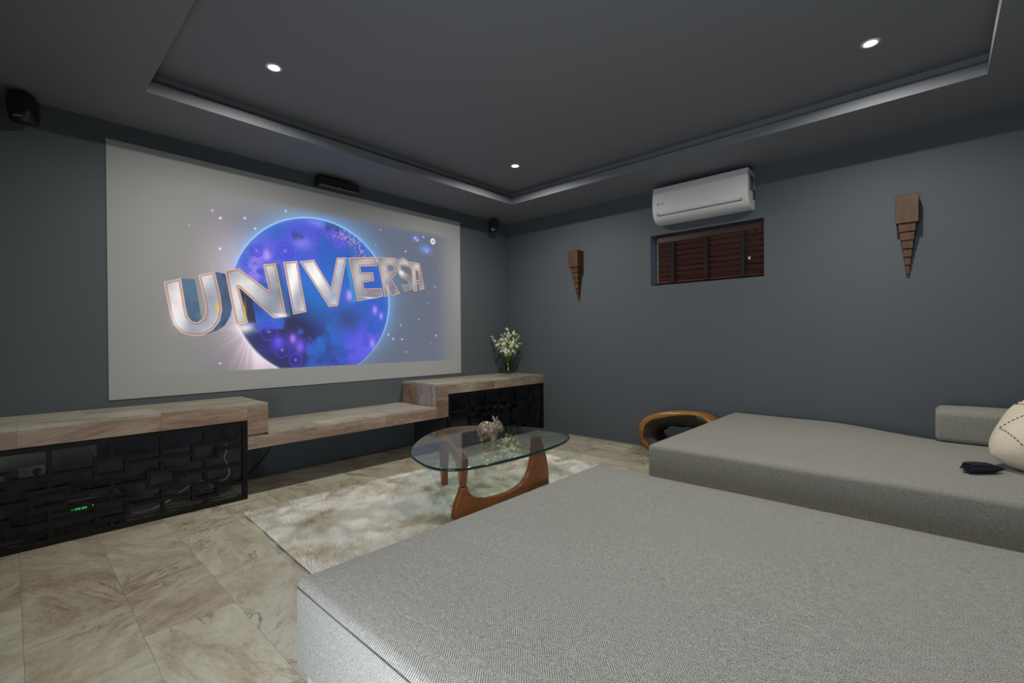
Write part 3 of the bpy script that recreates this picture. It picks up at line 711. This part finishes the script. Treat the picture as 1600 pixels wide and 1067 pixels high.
# ------------------------------------------------------------------ downlights
def downlight(x, y, label):
    t = thing('downlight', label, 'downlight', (x, y, ZC), group='round downlights in the raised ceiling')
    bm = bmesh.new()
    add_lathe(bm, [(.030, -.0005), (.030, -.004), (.036, -.007), (.044, -.005), (.046, -.0005)], 32)
    link('trim_ring', bmfin(bm), WHITEPL, t)
    bm = bmesh.new(); r = add_lathe(bm, [(.0295, -.0010), (.022, -.0035), (.001, -.0045)], 32); bm.faces.new(r[-1])
    link('lens', bmfin(bm), LAMP, t)
for (x, y), lb in zip(DOWN, ['lit round downlight in the raised ceiling before the screen', 'lit round downlight in the tray corner between screen and window walls', 'lit round downlight over the far daybed', 'lit round downlight over the near daybed beside the doorway']):
    downlight(x, y, lb)

# ------------------------------------------------------------------ air conditioner
t = thing('air_conditioner', 'white wall air conditioner above the small window', 'air conditioner', (0, -2.515, 2.37))
AY0, AY1 = -.425, .425
prof = [(-.002, .165), (-.165, .165), (-.190, .155), (-.200, .10), (-.207, .02), (-.205, -.045), (-.192, -.095), (-.165, -.135), (-.125, -.158), (-.06, -.165), (-.002, -.160)]
sp = catmull(prof, 4, False)
bm = bmesh.new(); add_prism(bm, sp, AY0, AY1, 'y'); o = link('casing', bmfin(bm), WHITEPL, t); bevel_mod(o, .004, 2, 50)
bm = bmesh.new()
fr = [p for p in catmull([(-.192, .150), (-.203, .10), (-.210, .02), (-.208, -.045), (-.199, -.088)], 5, False)]
add_prism(bm, fr + [(x+.004, z) for x, z in reversed(fr)], AY0+.004, AY1-.004, 'y'); link('front_panel', bmfin(bm), WHITEPL, t)
boxobj('top_grille', (-.150, -.020, AY0+.03, AY1-.03, .1655, .169), GREYPL, t)
bm = bmesh.new()
fr = catmull([(-.1925, -.110), (-.180, -.128), (-.160, -.145), (-.138, -.156)], 5, False)
add_prism(bm, fr + [(x+.006, z+.002) for x, z in reversed(fr)], AY0+.045, AY1-.045, 'y'); link('air_flap', bmfin(bm), WHITEPL, t)
bm = bmesh.new(); add_box(bm, -.1965, -.180, AY0+.050, AY1-.050, -.1065, -.1005); link('panel_gap', bmfin(bm), plain('blue_grey_gap', (.07, .10, .17), .6), t)
bm = bmesh.new(); add_box(bm, -.2035, -.185, AY1-.0515, AY1-.0495, -.105, -.075); add_box(bm, -.2035, -.185, AY0+.0495, AY0+.0515, -.105, -.075); link('flap_seam', bmfin(bm), GREYPL, t)
bm = bmesh.new()
yy = AY1-.052
add_box(bm, -.2105, -.2085, yy-.015, yy, -.008, .007); yy -= .020
for k in range(6):
    add_box(bm, -.2105, -.2085, yy-.005, yy, -.004, .004 if k % 2 else .006); yy -= .0085
link('maker_mark', bmfin(bm), plain('blue_mark', (.05, .12, .30), .5), t)
bm = bmesh.new()
for k in range(5): add_box(bm, -.15+.024*k, -.138+.024*k, AY0-.0025, AY0-.0003, -.02, .11)
add_box(bm, -.06, -.02, AY0-.006, AY0-.0003, -.08, .0)
link('side_vent', bmfin(bm), plain('dark_vent', (.06, .06, .055), .6), t)

# ------------------------------------------------------------------ window blind
t = thing('window_blind', 'closed dark red wooden venetian blind in the small high window', 'blind', (.075, -2.50, 1.88))
by0, by1 = -.500, .485
boxobj('valance', (-.022, .018, by0, by1, .175, .247), plain('dark_valance_wood', (.030, .009, .007), .5), t, bev=.002)
sl = bmesh.new(); add_box(sl, -.031, .031, by0+.004, by1-.004, -.0017, .0017, bev=.0008); slm = bmfin(sl, 'slat'); slm.materials.append(BLIND)
for k in range(8):
    o = link('slat', slm, BLIND, t, loc=(0, 0, .150-.052*k)); o.rotation_euler = (0, radians(64), 0)
boxobj('bottom_rail', (-.014, .014, by0+.004, by1-.004, -.232, -.216), BLIND, t, bev=.002)
for y in (.32, .0, -.325):
    boxobj('ladder_tape', (-.034, -.0315, y-.017, y+.017, -.230, .176), GRILLE, t)
for y in (-.425, -.435):
    bm = bmesh.new(); add_tube(bm, [(-.034, y, .175), (-.036, y, -.06)], .0015, 5); link('pull_cord', bmfin(bm), BLACKPL, t)
boxobj('cord_weight', (-.044, -.030, -.392, -.375, -.090, -.066), IVORY, t, bev=.003)
bm = bmesh.new(); add_tube(bm, [(-.036, -.3835, -.066), (-.036, -.3835, .175)], .0012, 5); link('pull_cord', bmfin(bm), BLACKPL, t)

# ------------------------------------------------------------------ wooden wall sconces
def sconce(y, label):
    t = thing('wall_sconce', label, 'wall sconce', (0, y, 1.55), group='stepped wooden wall sconces')
    # (half width, depth, z0, z1) from the top block down
    steps = [(.064, .130, .350, .540), (.049, .108, .290, .348), (.041, .092, .232, .288), (.033, .077, .174, .230), (.0255, .062, .116, .172), (.019, .048, .060, .114), (.012, .034, .0, .058)]
    for k, (hw, d, z0, z1) in enumerate(steps):
        b = bmesh.new()
        add_box(b, -d, -.001, -hw, hw, z0, z1)
        for v in b.verts:            # every block narrows a touch downwards
            if v.co.z < (z0+z1)/2: v.co.y *= .90 if k else .97; v.co.x = v.co.x*.93 if v.co.x < -.01 else v.co.x
        o = link('wood_block', bmfin(b), SCONCEW, t); bevel_mod(o, .002, 1)
    boxobj('backplate', (-.008, -.0005, -.060, .060, .27, .50), SCONCEW, t)
sconce(-1.100, 'stepped brown wooden wall sconce left of the window')
sconce(-3.952, 'stepped brown wooden wall sconce right of the window')

# ------------------------------------------------------------------ shag rug
RUG = [(-3.405, -.925), (-1.045, -1.000), (-1.055, -2.62), (-3.475, -2.55)]
rug = thing('shag_rug', 'pale cream shag rug with tan blotches under the glass coffee table', 'rug', (-2.2, -1.75, 0))
roff = Vector((-2.2, -1.75, 0))
bm = bmesh.new(); add_prism(bm, [(x, y) for x, y in RUG], .001, .010, 'z')
n = N('shag_pile'); v = n.obj()
a = n.noise(n.mapping(v, scale=(1, 1, 0.0)), 2.8, 5, .62, .6); b = n.noise(n.mapping(v, scale=(1, 1, 0.0)), 26, 3, .7)
f = n.math('ADD', n.math('MULTIPLY', a, .8), n.math('MULTIPLY', b, .2))
n.base(n.ramp(f, [(.36, (.58, .50, .36)), (.44, (.74, .70, .60)), (.52, (.86, .85, .80))])); n.rough(.75); n.b.inputs['Sheen Weight'].default_value = .25
PILE = n.m
link('backing', bmfin(bm), PILE, rug, loc=-roff)
NB = 330000
r = np.random.RandomState(3)
u = r.rand(NB)*1.012-.006; w_ = r.rand(NB)*1.024-.012
c = np.array(RUG)
P = (c[0][None]*(1-u)[:, None]+c[1][None]*u[:, None])*(1-w_)[:, None] + (c[3][None]*(1-u)[:, None]+c[2][None]*u[:, None])*w_[:, None]
def field(x, y, s, seed):
    q = np.random.RandomState(seed).rand(40, 40); uu = (x*s+200) % 39; vv = (y*s+200) % 39; i = uu.astype(int); j = vv.astype(int); fu = uu-i; fv = vv-j
    fu = fu*fu*(3-2*fu); fv = fv*fv*(3-2*fv)
    return (q[j, i]*(1-fu)+q[j, (i+1) % 40]*fu)*(1-fv)+(q[(j+1) % 40, i]*(1-fu)+q[(j+1) % 40, (i+1) % 40]*fu)*fv
ang = field(P[:, 0], P[:, 1], 5, 1)*7+field(P[:, 0], P[:, 1], 14, 2)*4+r.randn(NB)*.45
lean = .004+.010*field(P[:, 0], P[:, 1], 9, 4)+r.rand(NB)*.006
hgt = (.022+.014*field(P[:, 0], P[:, 1], 6, 8))*(.8+.4*r.rand(NB))
yaw = r.rand(NB)*2*pi; hw = .0022
dx, dy = np.cos(yaw)*hw, np.sin(yaw)*hw
V = np.zeros((NB, 3, 3), np.float32)
V[:, 0] = np.stack([P[:, 0]-dx, P[:, 1]-dy, np.full(NB, .008)], 1)
V[:, 1] = np.stack([P[:, 0]+dx, P[:, 1]+dy, np.full(NB, .008)], 1)
V[:, 2] = np.stack([P[:, 0]+np.cos(ang)*lean, P[:, 1]+np.sin(ang)*lean, hgt], 1)
V[:, :, 0] -= roff.x; V[:, :, 1] -= roff.y
me = bpy.data.meshes.new('pile'); me.vertices.add(NB*3); me.vertices.foreach_set('co', V.ravel())
me.loops.add(NB*3); me.loops.foreach_set('vertex_index', np.arange(NB*3, dtype=np.int32))
me.polygons.add(NB); me.polygons.foreach_set('loop_start', np.arange(0, NB*3, 3, dtype=np.int32)); me.polygons.foreach_set('loop_total', np.full(NB, 3, np.int32))
me.update(calc_edges=True)
o = link('pile', me, PILE, rug); o['kind'] = 'stuff'

# ------------------------------------------------------------------ glass coffee table
TZ = .410
HX, HY = -2.545, -1.97
tab = thing('coffee_table', 'free-form glass coffee table on two curved cherry wood legs', 'coffee table', (HX, HY, 0))
OUT = [(-2.775, -1.76), (-2.607, -1.559), (-2.367, -1.375), (-2.164, -1.300), (-2.007, -1.307), (-1.866, -1.41), (-1.757, -1.571), (-1.668, -1.74), (-1.627, -1.892), (-1.632, -2.036), (-1.720, -2.18), (-1.930, -2.275), (-2.263, -2.306), (-2.524, -2.290), (-2.727, -2.252), (-2.822, -2.195), (-2.868, -2.10), (-2.850, -1.95)]
oc = catmull(OUT, 6)
bm = bmesh.new(); th = .017
R_ = [(0.0, TZ-.0035), (-.0035, TZ), ]
cen = np.mean(np.array(oc), 0)
def inset(d): 
    q = []
    m = len(oc)
    for i in range(m):
        a, b = oc[i-1], oc[(i+1) % m]; t_ = Vector((b[0]-a[0], b[1]-a[1])).normalized(); nrm = Vector((-t_.y, t_.x))
        if nrm.dot(Vector((cen[0]-oc[i][0], cen[1]-oc[i][1]))) < 0: nrm = -nrm
        q.append((oc[i][0]+nrm.x*d, oc[i][1]+nrm.y*d))
    return q
lay = [(.005, TZ-th), (.001, TZ-th+.003), (0, TZ-th/2), (.001, TZ-.003), (.005, TZ)]
rings = [[bm.verts.new((x-HX, y-HY, z)) for x, y in inset(d)] for d, z in lay]
for a, b in zip(rings, rings[1:]):
    for i in range(len(a)):
        f = bm.faces.new((a[i], a[(i+1) % len(a)], b[(i+1) % len(a)], b[i])); f.material_index = 1; f.smooth = True
bm.faces.new(rings[0]); bm.faces.new(rings[-1])
link('glass_top', bmfin(bm), [GLASS_TOP, GLASS_EDGE], tab)
LEG = [(-.078, .014), (-.080, .045), (-.072, .100), (-.040, .155), (-.026, .178), (-.026, .2005), (.030, .2005), (.029, .188), (.040, .160), (.075, .125), (.130, .098), (.200, .080), (.300, .071), (.395, .070), (.475, .078), (.540, .098), (.590, .135), (.620, .180), (.645, .250), (.660, .330), (.664, .392),
       (.735, .392), (.765, .330), (.790, .270), (.815, .190), (.828, .120), (.830, .014)]
def leg(flip, rot, s, nm):
    pts = [(x*s, (z if not flip else .4045-z)) for x, z in LEG]
    bm = bmesh.new(); add_prism(bm, pts, -.021, .021, 'y')
    o = link(nm, bmfin(bm), TEAK, tab); o.rotation_euler = (0, 0, rot); bevel_mod(o, .011, 4, 50)
    o.data.polygons.foreach_set('use_smooth', [True]*len(o.data.polygons)); 
    return o
leg(False, 0.0, 1.0, 'leg')
leg(True, math.atan2(.552, .308), .92, 'leg')
bm = bmesh.new(); add_tube(bm, [(0, 0, .19), (0, 0, .215)], .006, 12); link('pivot_pin', bmfin(bm), plain('steel_pin', (.5, .5, .5), .3, 1), tab)

# ------------------------------------------------------------------ stone animal on the table (one carved piece)
n = N('mottled_polished_stone'); v = n.obj()
a = n.noise(v, 20, 5, .6, 1.0); b = n.noise(v, 60, 4, .65, .5)
col = n.ramp(a, [(.30, (.06, .040, .030)), (.43, (.15, .098, .075)), (.52, (.19, .165, .12)), (.60, (.25, .235, .175)), (.70, (.24, .19, .22))])
col = n.mix(n.ramp(b, [(.52, 0.0), (.64, .6)]), col, (.12, .075, .055))
n.base(col); n.rough(.24); MOTTLE = n.m
def blob(bm, c, r_, rot=(0, 0, 0), seg=20):
    q = bmesh.ops.create_uvsphere(bm, u_segments=seg, v_segments=seg//2+2, radius=1)['verts']
    M = Matrix.Translation(c) @ (Matrix.Rotation(rot[2], 4, 'Z') @ Matrix.Rotation(rot[1], 4, 'Y') @ Matrix.Rotation(rot[0], 4, 'X')) @ Matrix.Diagonal((r_[0], r_[1], r_[2], 1))
    bmesh.ops.transform(bm, matrix=M, verts=q)
bm = bmesh.new()
blob(bm, (-.022, 0, .082), (.062, .060, .062)); blob(bm, (-.038, 0, .074), (.052, .060, .064)); blob(bm, (.024, 0, .080), (.044, .048, .056))
for x, y in ((-.050, .026), (-.050, -.026), (.032, .022), (.032, -.022)):
    add_tube(bm, [(x, y, .002), (x, y, .03), (x*.9, y*.9, .075)], [.021, .020, .032], 14)
blob(bm, (.060, 0, .118), (.032, .028, .036), (0, radians(25), 0)); blob(bm, (.078, 0, .098), (.026, .024, .034), (0, radians(-28), 0)); blob(bm, (.086, 0, .080), (.020, .020, .018))
for s in (-1, 1):
    blob(bm, (.046+.014*s, -s*.016, .158), (.010, .008, .027), (radians(14*s), radians(-8+16*s), 0), 12)
blob(bm, (-.088, 0, .082), (.006, .006, .022), (0, radians(12), 0), 10)
me = bmfin(bm); o = link('animal_figurine', me, MOTTLE, smooth=True); o.location = (-2.215, -1.868, TZ+.001); o.rotation_euler = (0, 0, radians(-56)); o.scale = (.94, .94, .93)
rm = o.modifiers.new('remesh', 'REMESH'); rm.mode = 'VOXEL'; rm.voxel_size = .0032; rm.use_smooth_shade = True
sm_ = o.modifiers.new('smooth', 'SMOOTH'); sm_.factor = .6; sm_.iterations = 6
tag(o, 'small polished mottled stone animal with upright ears on the glass table', 'figurine')

# ------------------------------------------------------------------ vase of white orchids
VX, VY, VZ = -.235, -.20, RZ+.001
t = thing('flower_vase', 'clear glass vase of stems on the right step of the stone bench', 'vase', (VX, VY, VZ))
bm = bmesh.new(); add_lathe(bm, [(0.001, .001), (.034, .001), (.042, .006), (.043, .05), (.040, .13), (.043, .200), (.040, .200), (.037, .13), (.040, .05), (.038, .014), (0.001, .012)], 28)
link('vase_body', bmfin(bm), GLASS_VASE, t)
bm = bmesh.new(); add_lathe(bm, [(0.001, .015), (.036, .015), (.038, .05), (.036, .125), (0.001, .125)], 24)
link('water', bmfin(bm), m_glass_surface('vase_water', (.74, .82, .42)), t)
bq = thing('orchid_bouquet', 'bunch of white and pale green orchids standing in the glass vase', 'flowers', (VX, VY, VZ+.02))
STEM = plain('green_stem', (.10, .16, .02), .5); PETAL = plain('white_orchid_petal', (.66, .68, .52), .55, noise=.1, nscale=60); LIME = plain('lime_orchid_petal', (.36, .46, .12), .55, noise=.2, nscale=60)
random.seed(4)
stems = []
bms = bmesh.new()
# (spread to the right of the view, depth, height)
vr = Vector((.676, -.736, 0)); vd = Vector((.736, .676, 0))
for k, (a, d, h_) in enumerate([(-.19, .0, .44), (-.15, -.04, .37), (-.09, .03, .46), (-.03, -.04, .48), (.02, .03, .44), (.07, -.03, .50), (.12, .0, .47), (.15, .03, .36), (-.05, -.05, .40), (.06, -.06, .38), (.10, .04, .42), (-.02, .0, .54), (-.11, .0, .40)]):
    tip = vr*a + vd*d + Vector((0, 0, h_)); b0 = -vr*a*.10 - vd*d*.2
    pts = catmull([tuple(b0), tuple(vr*a*.10+vd*d*.1+Vector((0, 0, .17))), tuple(vr*a*.55+vd*d*.6+Vector((0, 0, .17+(h_-.17)*.55))), tuple(tip)], 6, False)
    add_tube(bms, pts, .0026, 6); stems.append(pts)
# leaves that hang in the water
link('stem_bundle', bmfin(bms), STEM, bq)
def flower_mesh(mat, big=1.0):
    bm = bmesh.new()
    for j in range(5):
        an = j*2*pi/5; L_ = .023*big; Wd = .0085*big
        ca, sa = cos(an), sin(an)
        pts = [(0, 0, 0), (L_*.45, -Wd, .005), (L_*.55, 0, .007), (L_*.45, Wd, .005), (L_, 0, -.001+.002*(j % 2)), ]
        vs = [bm.verts.new((x*ca-y*sa, x*sa+y*ca, z)) for x, y, z in pts]
        bm.faces.new((vs[0], vs[1], vs[2])); bm.faces.new((vs[0], vs[2], vs[3])); bm.faces.new((vs[1], vs[4], vs[2])); bm.faces.new((vs[2], vs[4], vs[3]))
    bmesh.ops.create_icosphere(bm, subdivisions=1, radius=.0045*big, matrix=Matrix.Translation((0, 0, .006)))
    me = bmfin(bm, 'blossom'); me.materials.append(mat); return me
fw, fl_ = flower_mesh(PETAL), flower_mesh(LIME, .9)
for k, pts in enumerate(stems):
    nfl = 14
    for j in range(nfl):
        p = Vector(pts[min(len(pts)-1, int(len(pts)*(.46+.54*j/(nfl-1))))])
        an = random.uniform(0, 2*pi); off = Vector((cos(an), sin(an), random.uniform(-.3, .6)))*random.uniform(.010, .034)
        lime = (k in (4, 5, 6, 10) and random.random() < .55) or random.random() < .06
        o = link('blossom', fl_ if lime else fw, None, bq, loc=p+off)
        q = (off.normalized()+Vector((-.5, -.5, .2))).to_track_quat('Z', 'Y'); o.rotation_euler = q.to_euler(); s = random.uniform(.75, 1.15)*(1 if j < nfl-2 else .6); o.scale = (s, s, s)
bml = bmesh.new()
for k in range(7):
    an = k*.95; p0 = Vector((cos(an)*.02, sin(an)*.02, .16)); p1 = p0+Vector((cos(an)*.06, sin(an)*.06, .08)); p2 = p1+Vector((cos(an)*.04, sin(an)*.04, -.02)); sd = Vector((-sin(an), cos(an), 0))*.011
    a_ = [bml.verts.new(q) for q in (p0, p1+sd, p1-sd, p2, p1+Vector((0, 0, .004)))]
    bml.faces.new((a_[0], a_[1], a_[4])); bml.faces.new((a_[0], a_[4], a_[2])); bml.faces.new((a_[1], a_[3], a_[4])); bml.faces.new((a_[4], a_[3], a_[2]))
link('leaf_spray', bmfin(bml), STEM, bq)

# ------------------------------------------------------------------ daybeds
def cushion_block(x0, x1, y0, y1, z0, z1, rad, crown=.006, seed=1, step=.06, amp=.003, dip=None):
    """soft upholstered block: rounded on every edge, top slightly crowned and uneven"""
    bm = bmesh.new()
    hx, hy, hz = (x1-x0)/2, (y1-y0)/2, (z1-z0)/2
    def axis(h, core):
        inner = h-rad
        k = max(2, int(2*inner/core)); mid = [-inner+2*inner*i/k for i in range(k+1)]
        return mid
    def surf(i, j, k_): pass
    # parametric cube grid, each point pushed to the rounded box
    def coords(h, core):
        a = axis(h, core); arc = [h-rad+rad*math.tan(radians(45)*t/4) for t in range(1, 5)]
        return [-q for q in reversed(arc)] + a + arc
    CX_, CY_, CZ_ = coords(hx, step), coords(hy, step), coords(hz, .04)
    vm = {}
    def vert(x, y, z):
        key = (round(x, 5), round(y, 5), round(z, 5))
        if key in vm: return vm[key]
        ix, iy, iz = max(-hx+rad, min(hx-rad, x)), max(-hy+rad, min(hy-rad, y)), max(-hz+rad, min(hz-rad, z))
        d = Vector((x-ix, y-iy, z-iz)); L_ = d.length
        p = Vector((ix, iy, iz)) + (d/L_*rad if L_ > 1e-6 else d)
        vm[key] = bm.verts.new(p); return vm[key]
    def grid(A, B, fn, flip):
        for i in range(len(A)-1):
            for j in range(len(B)-1):
                q = [fn(A[i], B[j]), fn(A[i+1], B[j]), fn(A[i+1], B[j+1]), fn(A[i], B[j+1])]
                vs = [vert(*p) for p in q]
                if len(set(vs)) == 4:
                    f = bm.faces.new(vs if not flip else vs[::-1]); f.smooth = True
    grid(CX_, CY_, lambda a, b: (a, b, hz), False); grid(CX_, CY_, lambda a, b: (a, b, -hz), True)
    grid(CY_, CZ_, lambda a, b: (hx, a, b), False); grid(CY_, CZ_, lambda a, b: (-hx, a, b), True)
    grid(CX_, CZ_, lambda a, b: (a, hy, b), True); grid(CX_, CZ_, lambda a, b: (a, -hy, b), False)
    from mathutils import noise as mn
    for v in bm.verts:
        c = v.co; top = max(0, min(1, (c.z+hz)/(2*hz)))
        c.z += top*(crown*(1-(c.x/hx)**2)*(1-(c.y/hy)**2) + amp*mn.noise(Vector((c.x*2.2+seed*9, c.y*2.2, 0))))
        ed = min(hx-abs(c.x), hy-abs(c.y)); dr = max(0, 1-max(0, ed)/.13); c.z -= .016*dr*dr*(1 if c.z > hz*.6 else 0)
        s = 1+.012*math.cos(pi*c.z/(2*hz)) if hz > 0 else 1
        c.x += .004*mn.noise(Vector((c.y*3, c.z*3, seed)))
        if dip:
            wx, wy, wz = c.x+(x0+x1)/2, c.y+(y0+y1)/2, c.z
            kk = max(0, min(1, (dip[1]-wy)/dip[2])); kk = kk*kk*(3-2*kk); ee = max(0, min(1, (wx-dip[0])/(x1-dip[0])))
            c.x -= kk*ee*dip[3]; c.z -= kk*ee*ee*dip[4]*top
    bmesh.ops.recalc_face_normals(bm, faces=bm.faces)
    me = bpy.data.meshes.new('m'); bm.to_mesh(me); bm.free(); return me, Vector(((x0+x1)/2, (y0+y1)/2, (z0+z1)/2))
def daybed(name, label, x0, x1, y0, y1, fab, seed, dip=None):
    t = thing(name, label, 'daybed', ((x0+x1)/2, (y0+y1)/2, 0), group='low grey daybeds'); o0 = Vector(t.location)
    me, c = cushion_block(x0, x1, y0, y1, .195, .454, .024, seed=seed, dip=dip)
    m = link('mattress', me, fab, t, loc=c-o0)
    b = boxobj('bed_base', (x0+.022, x1-.022-(.1 if dip else 0), y0+.022, y1-.022, .004, .200), BASEFAB, t, bev=.012, seg=3); b.location = -o0
    if dip: return t
    bm = bmesh.new(); zz = .424
    add_tube(bm, [(x0-.0002, y0+.03, zz), (x0-.0002, (y0+y1)/2, zz), (x0-.0002, y1-.026, zz), (x0+.010, y1-.006, zz), (x0+.03, y1+.0006, zz)], .0014, 6)
    s = link('seam', bmfin(bm), plain('seam_thread', (.12, .115, .11), .9), t, loc=-o0)
    return t
daybed('daybed', 'big low grey herringbone daybed filling the foreground', -3.885, -2.325, -4.98, -2.790, FABRIC, 1)
FAR = daybed('daybed', 'second low grey woven daybed against the window wall', -1.745, -.110, -4.98, -2.785, FABRIC2, 5, dip=(-.9, -3.45, .75, .28, .02))
me, c = cushion_block(-.535, -.235, -4.95, -4.098, .448, .652, .030, seed=8, step=.05)
bo = link('bolster_cushion', me, FABRIC2, loc=c); tag(bo, 'grey block bolster cushion on the far daybed by the wall', 'cushion')

# ------------------------------------------------------------------ beige cushion with dashed diamonds and a black tassel
n = N('beige_cotton'); v = n.obj(); f = n.noise(v, 14, 4); g = n.noise(v, 300, 2)
n.base(n.mix(f, (.47, .40, .31), (.60, .54, .44))); n.rough(.95); n.bump(g, .2, .001); COTTON = n.m
pt = thing('tasselled_cushion', 'beige cushion with black dashed diamonds and a navy-black tassel', 'cushion', (-1.095, -4.580, .628), radians(-20))
PS = .262
def pil(u, v, side):
    e = (1-abs(u)**2.6)**.5*(1-abs(v)**2.6)**.5 if abs(u) < 1 and abs(v) < 1 else 0
    k = 1-.10*(1-abs(u)**2)*abs(v)**4-.0
    x = u*PS*(1-.13*v**4); y = v*PS*(1-.13*u**4)
    return Vector((x, y, side*.136*e))
bm = bmesh.new(); NN = 28; cs = [sin(pi/2*(-1+2*i/NN)) for i in range(NN+1)]
gr = {}
for sd in (1, -1):
    for i, u in enumerate(cs):
        for j, v in enumerate(cs):
            edge = i in (0, NN) or j in (0, NN)
            gr[(sd, i, j)] = gr[(1, i, j)] if (sd == -1 and edge) else bm.verts.new(pil(u, v, sd))
    for i in range(NN):
        for j in range(NN):
            q = [gr[(sd, i, j)], gr[(sd, i+1, j)], gr[(sd, i+1, j+1)], gr[(sd, i, j+1)]]
            f = bm.faces.new(q if sd == 1 else q[::-1]); f.smooth = True
pm = link('cushion_cover', bmfin(bm), COTTON, pt)
bm = bmesh.new()
def dash(u, v, du, dv):
    a = pil(u-du, v-dv, 1); b = pil(u+du, v+dv, 1)
    mid = (a+b)/2 + Vector((0, 0, .0015)); a.z += .0012; b.z += .0012
    add_tube(bm, [a, mid, b], .0022, 5)
for cu in (-.46, .46):
    for cv in (-.46, .46):
        for k in range(8):
            t_ = (k+.5)/8
            for su, sv in ((1, 1), (1, -1), (-1, 1), (-1, -1)):
                u = cu+su*.38*t_; v = cv+sv*.40*(1-t_)
                if abs(u) < .95 and abs(v) < .95: dash(u, v, su*.013, -sv*.014)
so = link('dashed_stitching', bmfin(bm), plain('dark_stitch', (.06, .05, .04), .9), pt); so['kind'] = 'stuff'
# face turned to the camera, leaning back, one corner down
tl = radians(27)
xax = Vector((0, -1, 0)); yax = Vector((cos(tl), 0, sin(tl))); zax = xax.cross(yax)
rotm = Matrix((xax, yax, zax)).transposed().to_4x4()
for o in (pm, so): o.matrix_local = rotm
n = N('navy_black_tassel'); n.base((.010, .012, .022)); n.rough(.95); TAS = n.m
bm = bmesh.new(); rr = random.Random(2)
A = Vector((-1.300, -4.315, .478)); Bp = Vector((-1.402, -4.198, .482)); ax = (Bp-A).normalized()
for k in range(160):
    th_ = rr.random()*2*pi; rad_ = .026*sqrt(rr.random()); sd = Vector((cos(th_)*ax.y, -cos(th_)*ax.x, sin(th_)))
    p = [A+sd*rad_*.35, A+(Bp-A)*.3+sd*rad_*.95, A+(Bp-A)*.7+sd*rad_*1.1, Bp+sd*rad_*1.0-ax*.02*rr.random()]
    p = [Vector((q.x, q.y, max(q.z, .458))) for q in p]
    add_tube(bm, p, [.003, .0034, .0034, .002], 5)
add_tube(bm, [A-ax*.02, A, A+ax*.02], [.008, .013, .010], 10)
o = link('tassel', bmfin(bm), TAS, pt); o.matrix_local = Matrix.Rotation(radians(20), 4, 'Z') @ Matrix.Translation(-Vector(pt.location))

# ------------------------------------------------------------------ carved root-wood stool by the wall
from mathutils import noise as mn
t = thing('root_stool', 'curved hollow root-wood stool, honey outside and dark inside, by the wall', 'stool', (-.30, -2.50, 0))
bm = bmesh.new(); M_ = 72; ringsO = []
for k in range(M_):
    a = 2*pi*k/M_
    ca, sa = cos(a), sin(a)
    def pt_(ry, rz_, x, zc=.222, jit=0.0, sd=0):
        e = 1+jit*mn.noise(Vector((ca*3+sd, sa*3, sd)))
        return Vector((x, (abs(ca)**.8)*(1 if ca > 0 else -.60)*ry*e, zc + (abs(sa)**.85)*(1 if sa > 0 else -1)*rz_*e))
    back = pt_(.43, .205, .17, jit=.03, sd=1); mid = pt_(.455, .220, .02, jit=.02, sd=1)
    front = pt_(.448, .219, -.145, jit=.03, sd=2); lip = pt_(.395, .178, -.150, jit=.05, sd=3)
    wd = .12+.88*min(1, max(0, (math.cos(a-radians(15))-.15)/.5)); lip = front.lerp(lip, wd) if ca > -.3 else lip
    inn = pt_(.315, .118, -.095, zc=.205, jit=.16, sd=5); thr = pt_(.285, .095, .0, zc=.200, jit=.25, sd=6); bi = pt_(.33, .14, .15, jit=.1, sd=7)
    ringsO.append([bm.verts.new(p) for p in (back, mid, front, lip, inn, thr, bi)])
for k in range(M_):
    a, b = ringsO[k], ringsO[(k+1) % M_]
    for j in range(7):
        f = bm.faces.new((a[j], b[j], b[(j+1) % 7], a[(j+1) % 7])); f.smooth = True
        deg = 360*k/M_
        f.material_index = 0 if (j in (0, 6) or (j == 1) or (j == 2 and (deg < 100 or 130 < deg < 165 or deg > 300))) else 1
for v in bm.verts: v.co.z = max(v.co.z, .002)
me = bmfin(bm); o = link('hollow_seat', me, [HONEY, CHAR], t)
bm = bmesh.new()
add_tube(bm, [(.0, .06, .03), (.01, -.03, .14), (.02, -.12, .20), (.03, -.20, .30)], [.04, .030, .026, .034], 12)
link('inner_root', bmfin(bm), HONEY, t)
